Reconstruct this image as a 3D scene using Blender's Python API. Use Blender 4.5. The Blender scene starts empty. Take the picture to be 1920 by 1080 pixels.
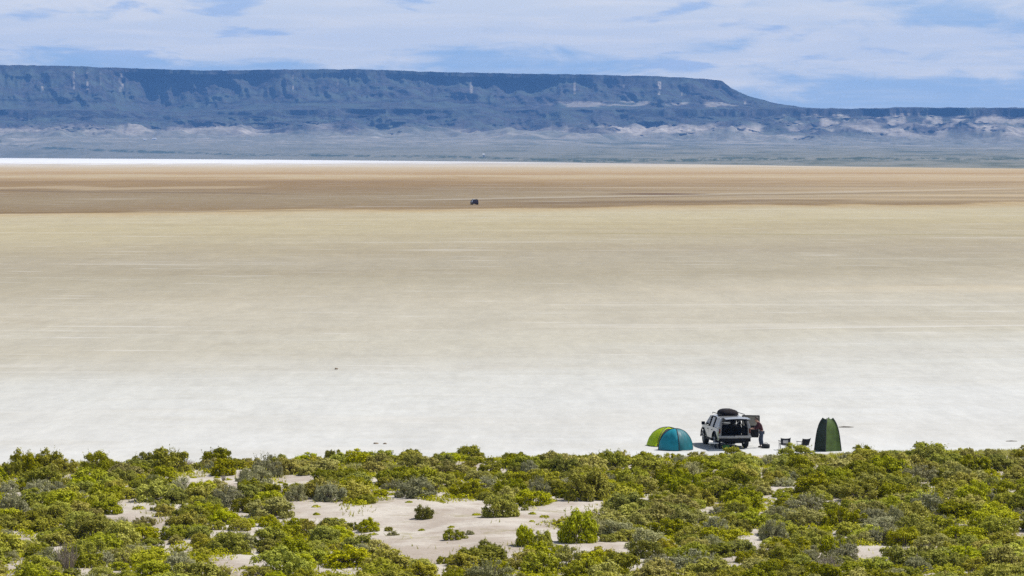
import bpy, bmesh, math, random
import numpy as np
from mathutils import Vector, Matrix

R = math.radians
scene = bpy.context.scene
COL = scene.collection
rng = np.random.default_rng(11)
random.seed(5)

# ------------------------------------------------------------------ camera
CAM_H = 16.3            # height of the viewpoint above the dry lake
FOC = 6800.0            # focal length in pixels of a 1920 px wide frame
HZ = 286.0              # horizon row in that frame
cam_d = bpy.data.cameras.new('camera')
cam = bpy.data.objects.new('camera', cam_d)
COL.objects.link(cam)
cam.location = (0, 0, CAM_H)
cam.rotation_euler = (R(90) - math.atan((540 - HZ) / FOC), 0, 0)
cam_d.sensor_width = 36
cam_d.lens = 36 * FOC / 1920
cam_d.clip_start = 0.5
cam_d.clip_end = 60000
scene.camera = cam

# ------------------------------------------------------------------ sun, sky, exposure
SUN_EL, SUN_AZ = 57.0, 64.0          # azimuth clockwise from +Y (view direction)
sd = Vector((math.sin(R(SUN_AZ)) * math.cos(R(SUN_EL)), math.cos(R(SUN_AZ)) * math.cos(R(SUN_EL)), math.sin(R(SUN_EL))))
sun_d = bpy.data.lights.new('sun', 'SUN')
sun_d.energy = 5.0
sun_d.angle = R(0.53)
sun_d.color = (1.0, 0.955, 0.89)
sun = bpy.data.objects.new('sun', sun_d)
COL.objects.link(sun)
sun.rotation_euler = sd.to_track_quat('Z', 'Y').to_euler()
sun.location = (60, 40, 120)

scene.view_settings.view_transform = 'Standard'
scene.view_settings.look = 'None'
scene.view_settings.exposure = 0.35
scene.view_settings.gamma = 1.0
scene.view_settings.use_curve_mapping = False


class NT:
    """small helper for building node trees"""
    def __init__(s, tree):
        s.t = tree; s.n = tree.nodes; s.l = tree.links
    def node(s, typ, **kw):
        n = s.n.new(typ)
        for k, v in kw.items():
            setattr(n, k, v)
        return n
    def put(s, sock, v):
        if hasattr(v, 'is_linked') or isinstance(v, bpy.types.NodeSocket):
            s.l.new(v, sock)
        elif v is not None:
            sock.default_value = v
    def math(s, op, a, b=None, c=None, clamp=False):
        n = s.node('ShaderNodeMath', operation=op); n.use_clamp = clamp
        s.put(n.inputs[0], a)
        if b is not None: s.put(n.inputs[1], b)
        if c is not None: s.put(n.inputs[2], c)
        return n.outputs[0]
    def comb(s, x, y, z):
        n = s.node('ShaderNodeCombineXYZ')
        s.put(n.inputs[0], x); s.put(n.inputs[1], y); s.put(n.inputs[2], z)
        return n.outputs[0]
    def noise(s, vec, scale=1.0, detail=4.0, rough=0.55, dist=0.0):
        n = s.node('ShaderNodeTexNoise')
        s.put(n.inputs['Vector'], vec); n.inputs['Scale'].default_value = scale
        n.inputs['Detail'].default_value = detail; n.inputs['Roughness'].default_value = rough
        n.inputs['Distortion'].default_value = dist
        return n.outputs['Fac']
    def rng(s, v, a, b, c=0.0, d=1.0, smooth=True):
        n = s.node('ShaderNodeMapRange')
        if smooth: n.interpolation_type = 'SMOOTHSTEP'
        s.put(n.inputs[0], v)
        for i, x in enumerate((a, b, c, d)): s.put(n.inputs[i + 1], x)
        return n.outputs[0]
    def mix(s, f, a, b, blend='MIX'):
        n = s.node('ShaderNodeMix', data_type='RGBA', blend_type=blend)
        s.put(n.inputs[0], f)
        for sock, v in ((n.inputs[6], a), (n.inputs[7], b)):
            if isinstance(v, tuple): v = (*v[:3], 1.0)
            s.put(sock, v)
        return n.outputs[2]


def srgb(r, g, b, k=1.0):
    f = lambda c: ((c / 255) / 12.92 if c <= 10 else ((c / 255 + 0.055) / 1.055) ** 2.4) * k
    return (f(r), f(g), f(b))


world = bpy.data.worlds.new('World')
scene.world = world
world.use_nodes = True
wt = NT(world.node_tree)
wt.n.clear()
sky = wt.node('ShaderNodeTexSky', sky_type='NISHITA')
sky.sun_disc = False
sky.sun_elevation = R(SUN_EL)
sky.sun_rotation = R(SUN_AZ)
sky.altitude = 1230
sky.air_density = 1.0
sky.dust_density = 0.6
sky.ozone_density = 1.5
tc = wt.node('ShaderNodeTexCoord')
sep = wt.node('ShaderNodeSeparateXYZ')
wt.l.new(tc.outputs['Generated'], sep.inputs[0])
zz = wt.math('MAXIMUM', sep.outputs[2], 0.0025)
lay_x = wt.math('DIVIDE', sep.outputs[0], zz)          # a flat cloud layer: position = direction / height
lay_y = wt.math('DIVIDE', sep.outputs[1], zz)
# elevation enters with a logarithm so that far streaks do not shrink below sight
lay_l = wt.math('LOGARITHM', wt.math('ADD', zz, 0.02), 2.718)
az = wt.math('ARCTAN2', sep.outputs[0], sep.outputs[1])
v1 = wt.comb(wt.math('MULTIPLY', az, 11.0), wt.math('MULTIPLY', lay_l, 3.0), 3.7)
v2 = wt.comb(wt.math('MULTIPLY', az, 40.0), wt.math('MULTIPLY', lay_l, 6.5), 1.3)
n1 = wt.noise(v1, 1.0, 5.0, 0.58, 0.35)
n2 = wt.noise(v2, 1.0, 5.0, 0.6, 0.6)
nn = wt.math('ADD', wt.math('MULTIPLY', n1, 0.60), wt.math('MULTIPLY', n2, 0.40))
nn = wt.math('ADD', nn, wt.rng(sep.outputs[2], 0.019, 0.038, -0.05, 0.10))
cover = wt.rng(nn, 0.42, 0.57)
thin = wt.noise(wt.comb(wt.math('MULTIPLY', az, 22.0), wt.math('MULTIPLY', lay_l, 14.0), 8.1), 1.0, 4.0, 0.6, 0.4)
cover = wt.math('ADD', wt.math('MULTIPLY', cover, 0.72), wt.math('MULTIPLY', wt.rng(thin, 0.4, 0.7), 0.22), clamp=True)
# cumulus bases: soft blue-grey undersides inside the cloud
base = wt.rng(wt.noise(wt.comb(wt.math('MULTIPLY', az, 30.0), wt.math('MULTIPLY', lay_l, 7.5), 5.5), 1.0, 4.0, 0.55, 0.3), 0.53, 0.64)
cloud = wt.mix(wt.math('MULTIPLY', base, 0.9), (10.6, 10.4, 10.0), (5.8, 7.2, 9.7))
clear = wt.mix(0.80, sky.outputs[0], (4.4, 6.6, 10.0))
low = wt.rng(sep.outputs[2], 0.05, 0.30, 1.0, 0.0)
clear = wt.mix(low, sky.outputs[0], clear)
cover = wt.math('MULTIPLY', cover, wt.rng(sep.outputs[2], 0.06, 0.4, 1.0, 0.18))
skyc = wt.mix(cover, clear, cloud)
bg = wt.node('ShaderNodeBackground')
bg.inputs[1].default_value = 0.072
wt.l.new(skyc, bg.inputs[0])
wo = wt.node('ShaderNodeOutputWorld')
wt.l.new(bg.outputs[0], wo.inputs[0])

scene.cycles.max_bounces = 6
scene.cycles.diffuse_bounces = 2
scene.cycles.transparent_max_bounces = 16
scene.cycles.volume_bounces = 0
scene.cycles.use_denoising = False
scene.cycles.sample_clamp_indirect = 6.0


# ------------------------------------------------------------------ helpers
def ground(px, py):
    """where a sight line of the 1920 px frame meets the dry lake"""
    d = CAM_H * FOC / (py - HZ)
    return ((px - 960) / FOC * d, d)


def tag(o, label=None, cat=None, group=None, kind=None):
    if label: o['label'] = label
    if cat: o['category'] = cat
    if group: o['group'] = group
    if kind: o['kind'] = kind
    return o


def empty(name, loc=(0, 0, 0), rz=0.0):
    o = bpy.data.objects.new(name, None)
    o.empty_display_size = 0.2
    COL.objects.link(o)
    o.location = loc
    o.rotation_euler = (0, 0, rz)
    return o


def mesh_np(name, verts, faces, smooth=False):
    """verts (n,3), faces (m,k) numpy -> mesh"""
    verts = np.asarray(verts, dtype=np.float32); faces = np.asarray(faces, dtype=np.int32)
    me = bpy.data.meshes.new(name)
    k = faces.shape[1]
    me.vertices.add(len(verts)); me.vertices.foreach_set('co', verts.ravel())
    me.loops.add(faces.size); me.loops.foreach_set('vertex_index', faces.ravel())
    me.polygons.add(len(faces))
    me.polygons.foreach_set('loop_start', np.arange(0, faces.size, k, dtype=np.int32))
    me.polygons.foreach_set('loop_total', np.full(len(faces), k, dtype=np.int32))
    if smooth:
        me.polygons.foreach_set('use_smooth', np.ones(len(faces), dtype=bool))
    me.update(calc_edges=True)
    return me


class MB:
    """collects shapes for ONE mesh object"""
    def __init__(s):
        s.v = []; s.f = []
    def add(s, vs, fs):
        b = len(s.v); s.v += [tuple(v) for v in vs]; s.f += [tuple(i + b for i in f) for f in fs]; return s
    def box(s, a, b):
        (x0, y0, z0), (x1, y1, z1) = a, b
        return s.add([(x0, y0, z0), (x1, y0, z0), (x1, y1, z0), (x0, y1, z0), (x0, y0, z1), (x1, y0, z1), (x1, y1, z1), (x0, y1, z1)],
                     [(3, 2, 1, 0), (4, 5, 6, 7), (0, 1, 5, 4), (1, 2, 6, 5), (2, 3, 7, 6), (3, 0, 4, 7)])
    def tube(s, pts, rad, n=6, cap=True):
        pts = [Vector(p) for p in pts]
        rad = [rad] * len(pts) if not isinstance(rad, (list, tuple)) else rad
        vs, fs = [], []
        for i, p in enumerate(pts):
            d = (pts[min(i + 1, len(pts) - 1)] - pts[max(i - 1, 0)]).normalized()
            u = d.orthogonal().normalized() if abs(d.z) > 0.95 else d.cross(Vector((0, 0, 1))).normalized()
            w = d.cross(u)
            for k in range(n):
                a = 2 * math.pi * k / n
                vs.append(p + (u * math.cos(a) + w * math.sin(a)) * rad[i])
        for i in range(len(pts) - 1):
            for k in range(n):
                a, b = i * n + k, i * n + (k + 1) % n
                fs.append((a, b, b + n, a + n))
        if cap:
            fs.append(tuple(range(n))[::-1]); fs.append(tuple(range((len(pts) - 1) * n, len(pts) * n)))
        return s.add(vs, fs)
    def grid(s, fn, nu, nv):
        vs = [fn(i / nu, j / nv) for i in range(nu + 1) for j in range(nv + 1)]
        fs = [(i * (nv + 1) + j, (i + 1) * (nv + 1) + j, (i + 1) * (nv + 1) + j + 1, i * (nv + 1) + j + 1) for i in range(nu) for j in range(nv)]
        return s.add(vs, fs)
    def lathe(s, prof, axis='x', n=20, center=(0, 0, 0)):
        c = Vector(center); vs, fs = [], []
        for (h, r) in prof:
            for k in range(n):
                a = 2 * math.pi * k / n
                q = (h, r * math.cos(a), r * math.sin(a)) if axis == 'x' else (r * math.cos(a), r * math.sin(a), h)
                vs.append(c + Vector(q))
        for i in range(len(prof) - 1):
            for k in range(n):
                a, b = i * n + k, i * n + (k + 1) % n
                fs.append((a, b, b + n, a + n))
        fs.append(tuple(range(n))[::-1]); fs.append(tuple(range((len(prof) - 1) * n, len(prof) * n)))
        return s.add(vs, fs)
    def build(s, name, mat, parent=None, smooth=False, loc=None, rot=None, bevel=0, solid=0):
        me = bpy.data.meshes.new(name)
        me.from_pydata(s.v, [], s.f)
        bm = bmesh.new(); bm.from_mesh(me)
        bmesh.ops.recalc_face_normals(bm, faces=bm.faces)
        bm.to_mesh(me); bm.free()
        if smooth:
            for p in me.polygons: p.use_smooth = True
        o = bpy.data.objects.new(name, me)
        COL.objects.link(o)
        me.materials.append(mat)
        if parent: o.parent = parent
        if loc: o.location = loc
        if rot: o.rotation_euler = rot
        if bevel:
            m = o.modifiers.new('bevel', 'BEVEL'); m.width = bevel; m.segments = 2; m.limit_method = 'ANGLE'
        if solid:
            m = o.modifiers.new('solid', 'SOLIDIFY'); m.thickness = solid
        return o


# numpy value noise -------------------------------------------------
_perm = rng.random(65536)
def vnoise(x, y, seed=0):
    xi = np.floor(x).astype(np.int64); yi = np.floor(y).astype(np.int64)
    xf = x - xi; yf = y - yi
    u = xf * xf * (3 - 2 * xf); v = yf * yf * (3 - 2 * yf)
    h = lambda a, b: _perm[(a * 374761393 + b * 668265263 + seed * 974711) & 65535]
    return (h(xi, yi) * (1 - u) + h(xi + 1, yi) * u) * (1 - v) + (h(xi, yi + 1) * (1 - u) + h(xi + 1, yi + 1) * u) * v
def fbm(x, y, oct=4, seed=0, gain=0.5):
    a, s, t = 1.0, 0.0, 0.0
    for o in range(oct):
        s = s + a * vnoise(x, y, seed + o * 17); t += a; a *= gain; x = x * 2.03 + 7.1; y = y * 2.03 + 3.3
    return s / t
def ridged(x, y, oct=4, seed=0):
    a, s, t = 1.0, 0.0, 0.0
    for o in range(oct):
        s = s + a * (1 - np.abs(2 * vnoise(x, y, seed + o * 13) - 1)); t += a; a *= 0.5; x = x * 2.1 + 1.7; y = y * 2.1 + 9.2
    return s / t


# ------------------------------------------------------------------ materials
def mat(name, color, rough=0.6, metal=0.0, var=0.0, scale=8.0, trans=0.0, spec=0.5, coat=0.0):
    m = bpy.data.materials.new(name); m.use_nodes = True
    t = NT(m.node_tree); b = t.n['Principled BSDF']
    b.inputs['Roughness'].default_value = rough
    b.inputs['Metallic'].default_value = metal
    b.inputs['Specular IOR Level'].default_value = spec
    b.inputs['Coat Weight'].default_value = coat
    c = (*color, 1)
    if var:
        g = t.node('ShaderNodeTexCoord')
        f = t.noise(g.outputs['Object'], scale, 4, 0.6)
        lo = tuple(x * (1 - var) for x in color); hi = tuple(min(1, x * (1 + var)) for x in color)
        t.put(b.inputs['Base Color'], t.mix(t.rng(f, 0.3, 0.7), lo, hi))
    else:
        b.inputs['Base Color'].default_value = c
    if trans:
        tr = t.node('ShaderNodeBsdfTranslucent'); tr.inputs[0].default_value = c
        mx = t.node('ShaderNodeMixShader'); mx.inputs[0].default_value = trans
        t.l.new(b.outputs[0], mx.inputs[1]); t.l.new(tr.outputs[0], mx.inputs[2])
        t.l.new(mx.outputs[0], t.n['Material Output'].inputs[0])
    return m


def glass_mat(name, tint, alpha_mix):
    m = bpy.data.materials.new(name); m.use_nodes = True
    t = NT(m.node_tree)
    tr = t.node('ShaderNodeBsdfTransparent'); tr.inputs[0].default_value = (*tint, 1)
    gl = t.node('ShaderNodeBsdfGlossy'); gl.inputs['Roughness'].default_value = 0.03
    fr = t.node('ShaderNodeFresnel'); fr.inputs[0].default_value = 1.5
    f = t.math('ADD', fr.outputs[0], alpha_mix, clamp=True)
    mx = t.node('ShaderNodeMixShader')
    t.l.new(f, mx.inputs[0]); t.l.new(tr.outputs[0], mx.inputs[1]); t.l.new(gl.outputs[0], mx.inputs[2])
    t.l.new(mx.outputs[0], t.n['Material Output'].inputs[0])
    return m


def foliage_mat(name, c1, c2, c3):
    m = bpy.data.materials.new(name); m.use_nodes = True
    t = NT(m.node_tree); b = t.n['Principled BSDF']
    oi = t.node('ShaderNodeObjectInfo')
    g = t.node('ShaderNodeNewGeometry')
    f = t.noise(g.outputs['Position'], 2.3, 3, 0.6)
    at = t.node('ShaderNodeAttribute'); at.attribute_name = 'tone'
    a = t.mix(t.rng(f, 0.32, 0.68), c1, c2)
    a = t.mix(t.math('MULTIPLY', at.outputs['Fac'], 0.75), a, c3)
    hs = t.node('ShaderNodeHueSaturation')
    t.put(hs.inputs['Hue'], t.math('MULTIPLY_ADD', oi.outputs['Random'], 0.018, 0.488))
    t.put(hs.inputs['Saturation'], t.math('MULTIPLY_ADD', t.math('FRACT', t.math('MULTIPLY', oi.outputs['Random'], 7.3)), 0.25, 0.85))
    t.put(hs.inputs['Value'], t.math('MULTIPLY_ADD', t.math('FRACT', t.math('MULTIPLY', oi.outputs['Random'], 13.7)), 0.55, 0.80))
    t.put(hs.inputs['Color'], a)
    t.put(b.inputs['Base Color'], hs.outputs[0])
    b.inputs['Roughness'].default_value = 0.65
    b.inputs['Specular IOR Level'].default_value = 0.08
    tr = t.node('ShaderNodeBsdfTranslucent'); t.put(tr.inputs[0], hs.outputs[0])
    mx = t.node('ShaderNodeMixShader'); mx.inputs[0].default_value = 0.20
    t.l.new(b.outputs[0], mx.inputs[1]); t.l.new(tr.outputs[0], mx.inputs[2])
    t.l.new(mx.outputs[0], t.n['Material Output'].inputs[0])
    return m


M = {}
M['white_paint'] = mat('white_paint', (0.235, 0.24, 0.25), 0.3, coat=0.6, var=0.04, scale=3)
M['dark_paint'] = mat('dark_paint', (0.035, 0.012, 0.014), 0.3, coat=0.6)
M['black_plastic'] = mat('black_plastic', (0.006, 0.006, 0.007), 0.7, var=0.2, spec=0.2)
M['interior'] = mat('interior_trim', (0.012, 0.012, 0.013), 0.8, var=0.2)
M['tyre'] = mat('tyre_rubber', (0.018, 0.018, 0.019), 0.85, var=0.25, scale=12)
M['alloy'] = mat('alloy', (0.32, 0.32, 0.33), 0.35, metal=0.9)
M['glass'] = glass_mat('clear_glass', (0.86, 0.9, 0.9), 0.03)
M['tint'] = glass_mat('tinted_glass', (0.35, 0.40, 0.44), 0.10)
M['tint_dark'] = glass_mat('dark_tinted_glass', (0.13, 0.13, 0.12), 0.0)
M['red_lens'] = mat('red_lens', (0.09, 0.006, 0.006), 0.2, coat=0.5)
M['clear_lens'] = mat('clear_lens', (0.6, 0.62, 0.64), 0.15, coat=0.5)
M['plate'] = mat('number_plate', (0.6, 0.62, 0.6), 0.5)
M['bag'] = mat('roof_bag_cloth', (0.010, 0.007, 0.008), 0.85, var=0.3, spec=0.15)
M['teal'] = mat('teal_nylon', (0.005, 0.26, 0.34), 0.55, var=0.13, scale=3, trans=0.28)
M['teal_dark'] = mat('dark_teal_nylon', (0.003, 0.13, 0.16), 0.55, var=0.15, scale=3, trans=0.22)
M['lime'] = mat('lime_nylon', (0.50, 0.64, 0.010), 0.55, var=0.12, scale=4, trans=0.65)
M['green'] = mat('green_nylon', (0.105, 0.170, 0.034), 0.6, var=0.25, scale=2.5, trans=0.35)
M['green_shaded'] = mat('shaded_green_nylon', (0.010, 0.024, 0.008), 0.6, var=0.2, scale=3, trans=0.08)  # darker copy of the green nylon, with shade painted into its colour
M['dark_cloth'] = mat('dark_cloth', (0.012, 0.013, 0.016), 0.8, var=0.2)
M['mesh_cloth'] = mat('pale_mesh_cloth', (0.45, 0.44, 0.45), 0.8)
M['pole'] = mat('dark_pole', (0.012, 0.016, 0.02), 0.5)
M['maroon'] = mat('maroon_jacket', (0.055, 0.010, 0.014), 0.8, var=0.25)
M['jeans'] = mat('blue_jeans', (0.045, 0.06, 0.10), 0.85, var=0.25)
M['skin'] = mat('skin', (0.42, 0.24, 0.17), 0.55)
M['hair'] = mat('hair', (0.03, 0.018, 0.012), 0.7)
M['shoe'] = mat('shoe', (0.02, 0.02, 0.02), 0.7)
M['white_plastic'] = mat('white_plastic', (0.72, 0.71, 0.68), 0.5)
M['green_plastic'] = mat('green_plastic', (0.03, 0.14, 0.03), 0.5)
M['metal'] = mat('grey_metal', (0.25, 0.25, 0.25), 0.45, metal=0.7)
M['mud'] = mat('brown_mud', (0.20, 0.15, 0.10), 0.9, var=0.3)
M['wood'] = mat('weathered_branch', (0.15, 0.12, 0.085), 0.85, var=0.3)
M['bark'] = mat('shrub_bark', (0.10, 0.075, 0.05), 0.85, var=0.35)
M['dead_bark'] = mat('dead_twigs', (0.26, 0.215, 0.17), 0.85, var=0.3)
M['stone'] = mat('stone', (0.20, 0.17, 0.13), 0.9, var=0.35)
M['shed_white'] = mat('shed_white', (0.8, 0.8, 0.8), 0.6)
M['shed_roof'] = mat('shed_roof', (0.55, 0.56, 0.58), 0.5)
M['olive'] = foliage_mat('olive_leaves', (0.150, 0.162, 0.005), (0.265, 0.270, 0.007), (0.42, 0.40, 0.025))
M['yellow'] = foliage_mat('yellow_green_leaves', (0.23, 0.250, 0.005), (0.355, 0.370, 0.008), (0.52, 0.51, 0.045))
M['sage'] = foliage_mat('grey_green_leaves', (0.22, 0.225, 0.09), (0.33, 0.325, 0.15), (0.44, 0.42, 0.24))
M['straw'] = foliage_mat('straw_green_leaves', (0.27, 0.26, 0.02), (0.37, 0.34, 0.04), (0.50, 0.46, 0.12))
M['grass'] = foliage_mat('salt_grass', (0.24, 0.235, 0.03), (0.34, 0.32, 0.05), (0.46, 0.42, 0.10))


# ------------------------------------------------------------------ dry lake
def make_playa_mat():
    m = bpy.data.materials.new('playa_crust'); m.use_nodes = True
    t = NT(m.node_tree); b = t.n['Principled BSDF']
    g = t.node('ShaderNodeNewGeometry')
    sp = t.node('ShaderNodeSeparateXYZ'); t.l.new(g.outputs['Position'], sp.inputs[0])
    X, Y = sp.outputs[0], sp.outputs[1]
    # colour zones run at a slant that eases off with distance
    fade = t.rng(Y, 1100, 2300, 1.0, 0.0)
    Yv = t.math('SUBTRACT', Y, t.math('MULTIPLY', t.math('MULTIPLY', X, 0.62), fade))
    wob = t.noise(t.comb(t.math('MULTIPLY', X, 0.012), t.math('MULTIPLY', Y, 0.0035), 0.0), 1.0, 5, 0.62, 0.3)
    Yv = t.math('MULTIPLY', Yv, t.math('MULTIPLY_ADD', t.math('SUBTRACT', wob, 0.5), 0.30, 1.0))
    L = t.math('LOGARITHM', t.math('MAXIMUM', Yv, 10.0), 10.0)
    f = t.rng(L, 2.2, 4.15, 0.0, 1.0, smooth=False)
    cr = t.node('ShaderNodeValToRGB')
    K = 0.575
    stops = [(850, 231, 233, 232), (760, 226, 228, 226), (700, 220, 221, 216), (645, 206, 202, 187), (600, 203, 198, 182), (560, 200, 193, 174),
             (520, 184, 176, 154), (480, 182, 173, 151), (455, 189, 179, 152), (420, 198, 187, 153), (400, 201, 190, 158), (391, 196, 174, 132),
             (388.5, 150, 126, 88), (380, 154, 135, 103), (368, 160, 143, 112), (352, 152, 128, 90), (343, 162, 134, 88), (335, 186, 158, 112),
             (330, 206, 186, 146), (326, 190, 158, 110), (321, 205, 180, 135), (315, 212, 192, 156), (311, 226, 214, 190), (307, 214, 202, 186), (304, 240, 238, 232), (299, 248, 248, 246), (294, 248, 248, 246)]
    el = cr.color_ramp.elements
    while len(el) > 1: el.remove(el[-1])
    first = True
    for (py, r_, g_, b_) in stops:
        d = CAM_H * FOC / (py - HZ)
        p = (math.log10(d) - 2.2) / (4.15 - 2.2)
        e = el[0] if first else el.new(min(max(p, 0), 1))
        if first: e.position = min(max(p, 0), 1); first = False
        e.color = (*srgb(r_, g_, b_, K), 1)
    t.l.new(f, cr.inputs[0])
    col = cr.outputs[0]
    # crust streaks at several sizes
    def streak(sx, sy, lo, hi, amt, dark, seed):
        nonlocal col
        n = t.noise(t.comb(t.math('MULTIPLY', X, sx), t.math('MULTIPLY', Y, sy), seed), 1.0, 4, 0.6, 0.5)
        col = t.mix(t.math('MULTIPLY', t.rng(n, lo, hi), amt), col, dark, 'MULTIPLY' if max(dark) < 1.0 else 'MIX')
    streak(0.0022, 0.0060, 0.45, 0.68, 0.55, (0.88, 0.85, 0.80), 1.0)
    streak(0.014, 0.030, 0.48, 0.66, 0.6, (0.92, 0.90, 0.87), 4.0)
    streak(0.07, 0.16, 0.50, 0.66, 0.7, (0.95, 0.94, 0.92), 7.0)
    streak(0.30, 0.62, 0.48, 0.68, 0.8, (0.965, 0.96, 0.95), 9.0)
    def mottle(lx, ly, amt, seed):
        nonlocal col
        n = t.noise(t.comb(t.math('DIVIDE', X, lx), t.math('DIVIDE', Y, ly), seed), 1.0, 3, 0.65, 0.2)
        k = t.rng(n, 0.28, 0.72, 1.0 - amt, 1.0 + amt, smooth=False)
        col = t.mix(1.0, col, t.comb(k, k, k), 'MULTIPLY')
    mottle(0.5, 2.2, 0.045, 21.0)
    mottle(1.1, 6.0, 0.05, 22.0)
    mottle(2.6, 18.0, 0.05, 23.0)
    mottle(7.0, 60.0, 0.05, 24.0)
    # the brown belt turns paler and breaks up towards the right
    dry = t.math('MULTIPLY', t.math('MULTIPLY', t.rng(t.math('DIVIDE', X, Y), -0.02, 0.12), t.rng(Y, 1150, 1300)), t.rng(Y, 2300, 2900, 1.0, 0.0))
    col = t.mix(t.math('MULTIPLY', dry, t.rng(t.noise(t.comb(t.math('MULTIPLY', X, 0.004), t.math('MULTIPLY', Y, 0.012), 31.0), 1.0, 4, 0.6), 0.35, 0.6, 0.15, 0.75)), col, srgb(204, 182, 144, K))
    # pale wind-swept salt lines
    def pale(sx, sy, lo, hi, amt, c, seed):
        nonlocal col
        n = t.noise(t.comb(t.math('MULTIPLY', X, sx), t.math('MULTIPLY', Y, sy), seed), 1.0, 3, 0.5, 0.3)
        col = t.mix(t.math('MULTIPLY', t.rng(n, lo, hi), amt), col, tuple(c))
    pale(0.016, 0.060, 0.60, 0.72, 0.30, srgb(232, 228, 218, K), 12.0)
    pale(0.07, 0.24, 0.60, 0.72, 0.35, srgb(236, 234, 228, K), 15.0)
    pale(0.0016, 0.0085, 0.60, 0.70, 0.45, srgb(232, 216, 184, K), 18.0)
    col = t.mix(t.math('MULTIPLY', t.rng(t.math('MULTIPLY', Y, t.math('MULTIPLY_ADD', wob, 0.9, 0.55)), 4500, 6000), t.rng(t.math('DIVIDE', X, Y), -0.10, 0.03, 0.85, 0.0)), col, (0.66, 0.66, 0.655))
    # wheel tracks and a drained channel edge
    wv = t.math('MULTIPLY', t.math('SUBTRACT', t.noise(t.comb(t.math('MULTIPLY', X, 0.02), 0.0, 3.0), 1.0, 3), 0.5), 120.0)
    def track(y0, slope, half, x0, x1, amt, c):
        nonlocal col
        d = t.math('ABSOLUTE', t.math('SUBTRACT', t.math('ADD', Y, t.math('MULTIPLY', wv, half / 40.0)), t.math('MULTIPLY_ADD', X, slope, y0)))
        f_ = t.math('MULTIPLY', t.rng(d, half * 0.35, half, 1.0, 0.0), t.math('MULTIPLY', t.rng(X, x0, x0 + 25), t.rng(X, x1 - 25, x1, 1.0, 0.0)))
        col = t.mix(t.math('MULTIPLY', f_, amt), col, c)
    track(1300, 1.55, 26, -40, 600, 0.40, srgb(205, 196, 178, K))
    track(1255, 1.45, 14, -35, 260, 0.55, srgb(120, 98, 70, K))
    track(1425, 0.1, 46, 30, 85, 0.8, srgb(105, 75, 50, K))
    track(1165, 0.75, 38, -10, 130, 0.5, srgb(118, 94, 62, K))
    track(1900, 0.2, 60, 60, 500, 0.45, srgb(150, 122, 84, K))
    track(1040, 0.45, 16, -260, -40, 0.45, srgb(120, 98, 64, K))
    track(735, -0.2, 7, 0, 400, 0.45, srgb(165, 155, 110, K))
    track(575, 0.35, 5, -40, -20, 0.5, srgb(225, 215, 195, K))
    track(1350, -0.9, 26, -300, -75, 0.5, srgb(115, 96, 70, K))
    track(1730, 0.3, 90, -420, -110, 0.5, srgb(208, 188, 152, K))
    track(2050, 0.1, 120, -700, -20, 0.5, srgb(150, 124, 86, K))
    track(330, 0.25, 1.6, 5, 200, 0.35, srgb(238, 236, 232, K))
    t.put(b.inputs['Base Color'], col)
    b.inputs['Roughness'].default_value = 0.95
    b.inputs['Specular IOR Level'].default_value = 0.1
    bp = t.node('ShaderNodeBump'); bp.inputs['Strength'].default_value = 0.25; bp.inputs['Distance'].default_value = 0.05
    n = t.noise(t.comb(t.math('MULTIPLY', X, 1.0), t.math('MULTIPLY', Y, 1.0), 0), 1.6, 5, 0.65)
    t.put(bp.inputs['Height'], n)
    t.l.new(bp.outputs[0], b.inputs['Normal'])
    return m


pl = MB()
ys = [120, 260, 500, 1000, 2000, 4000, 8000, 14800]
vs = []; fs = []
for y in ys:
    for x in (-5200, -1500, -300, 0, 300, 1500, 5200): vs.append((x, y, 0))
for i in range(len(ys) - 1):
    for j in range(6):
        a = i * 7 + j; fs.append((a, a + 1, a + 8, a + 7))
pl.add(vs, fs)
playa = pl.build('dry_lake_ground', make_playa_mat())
tag(playa, 'flat pale dry lake bed with tan and brown bands', kind='structure')


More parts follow.
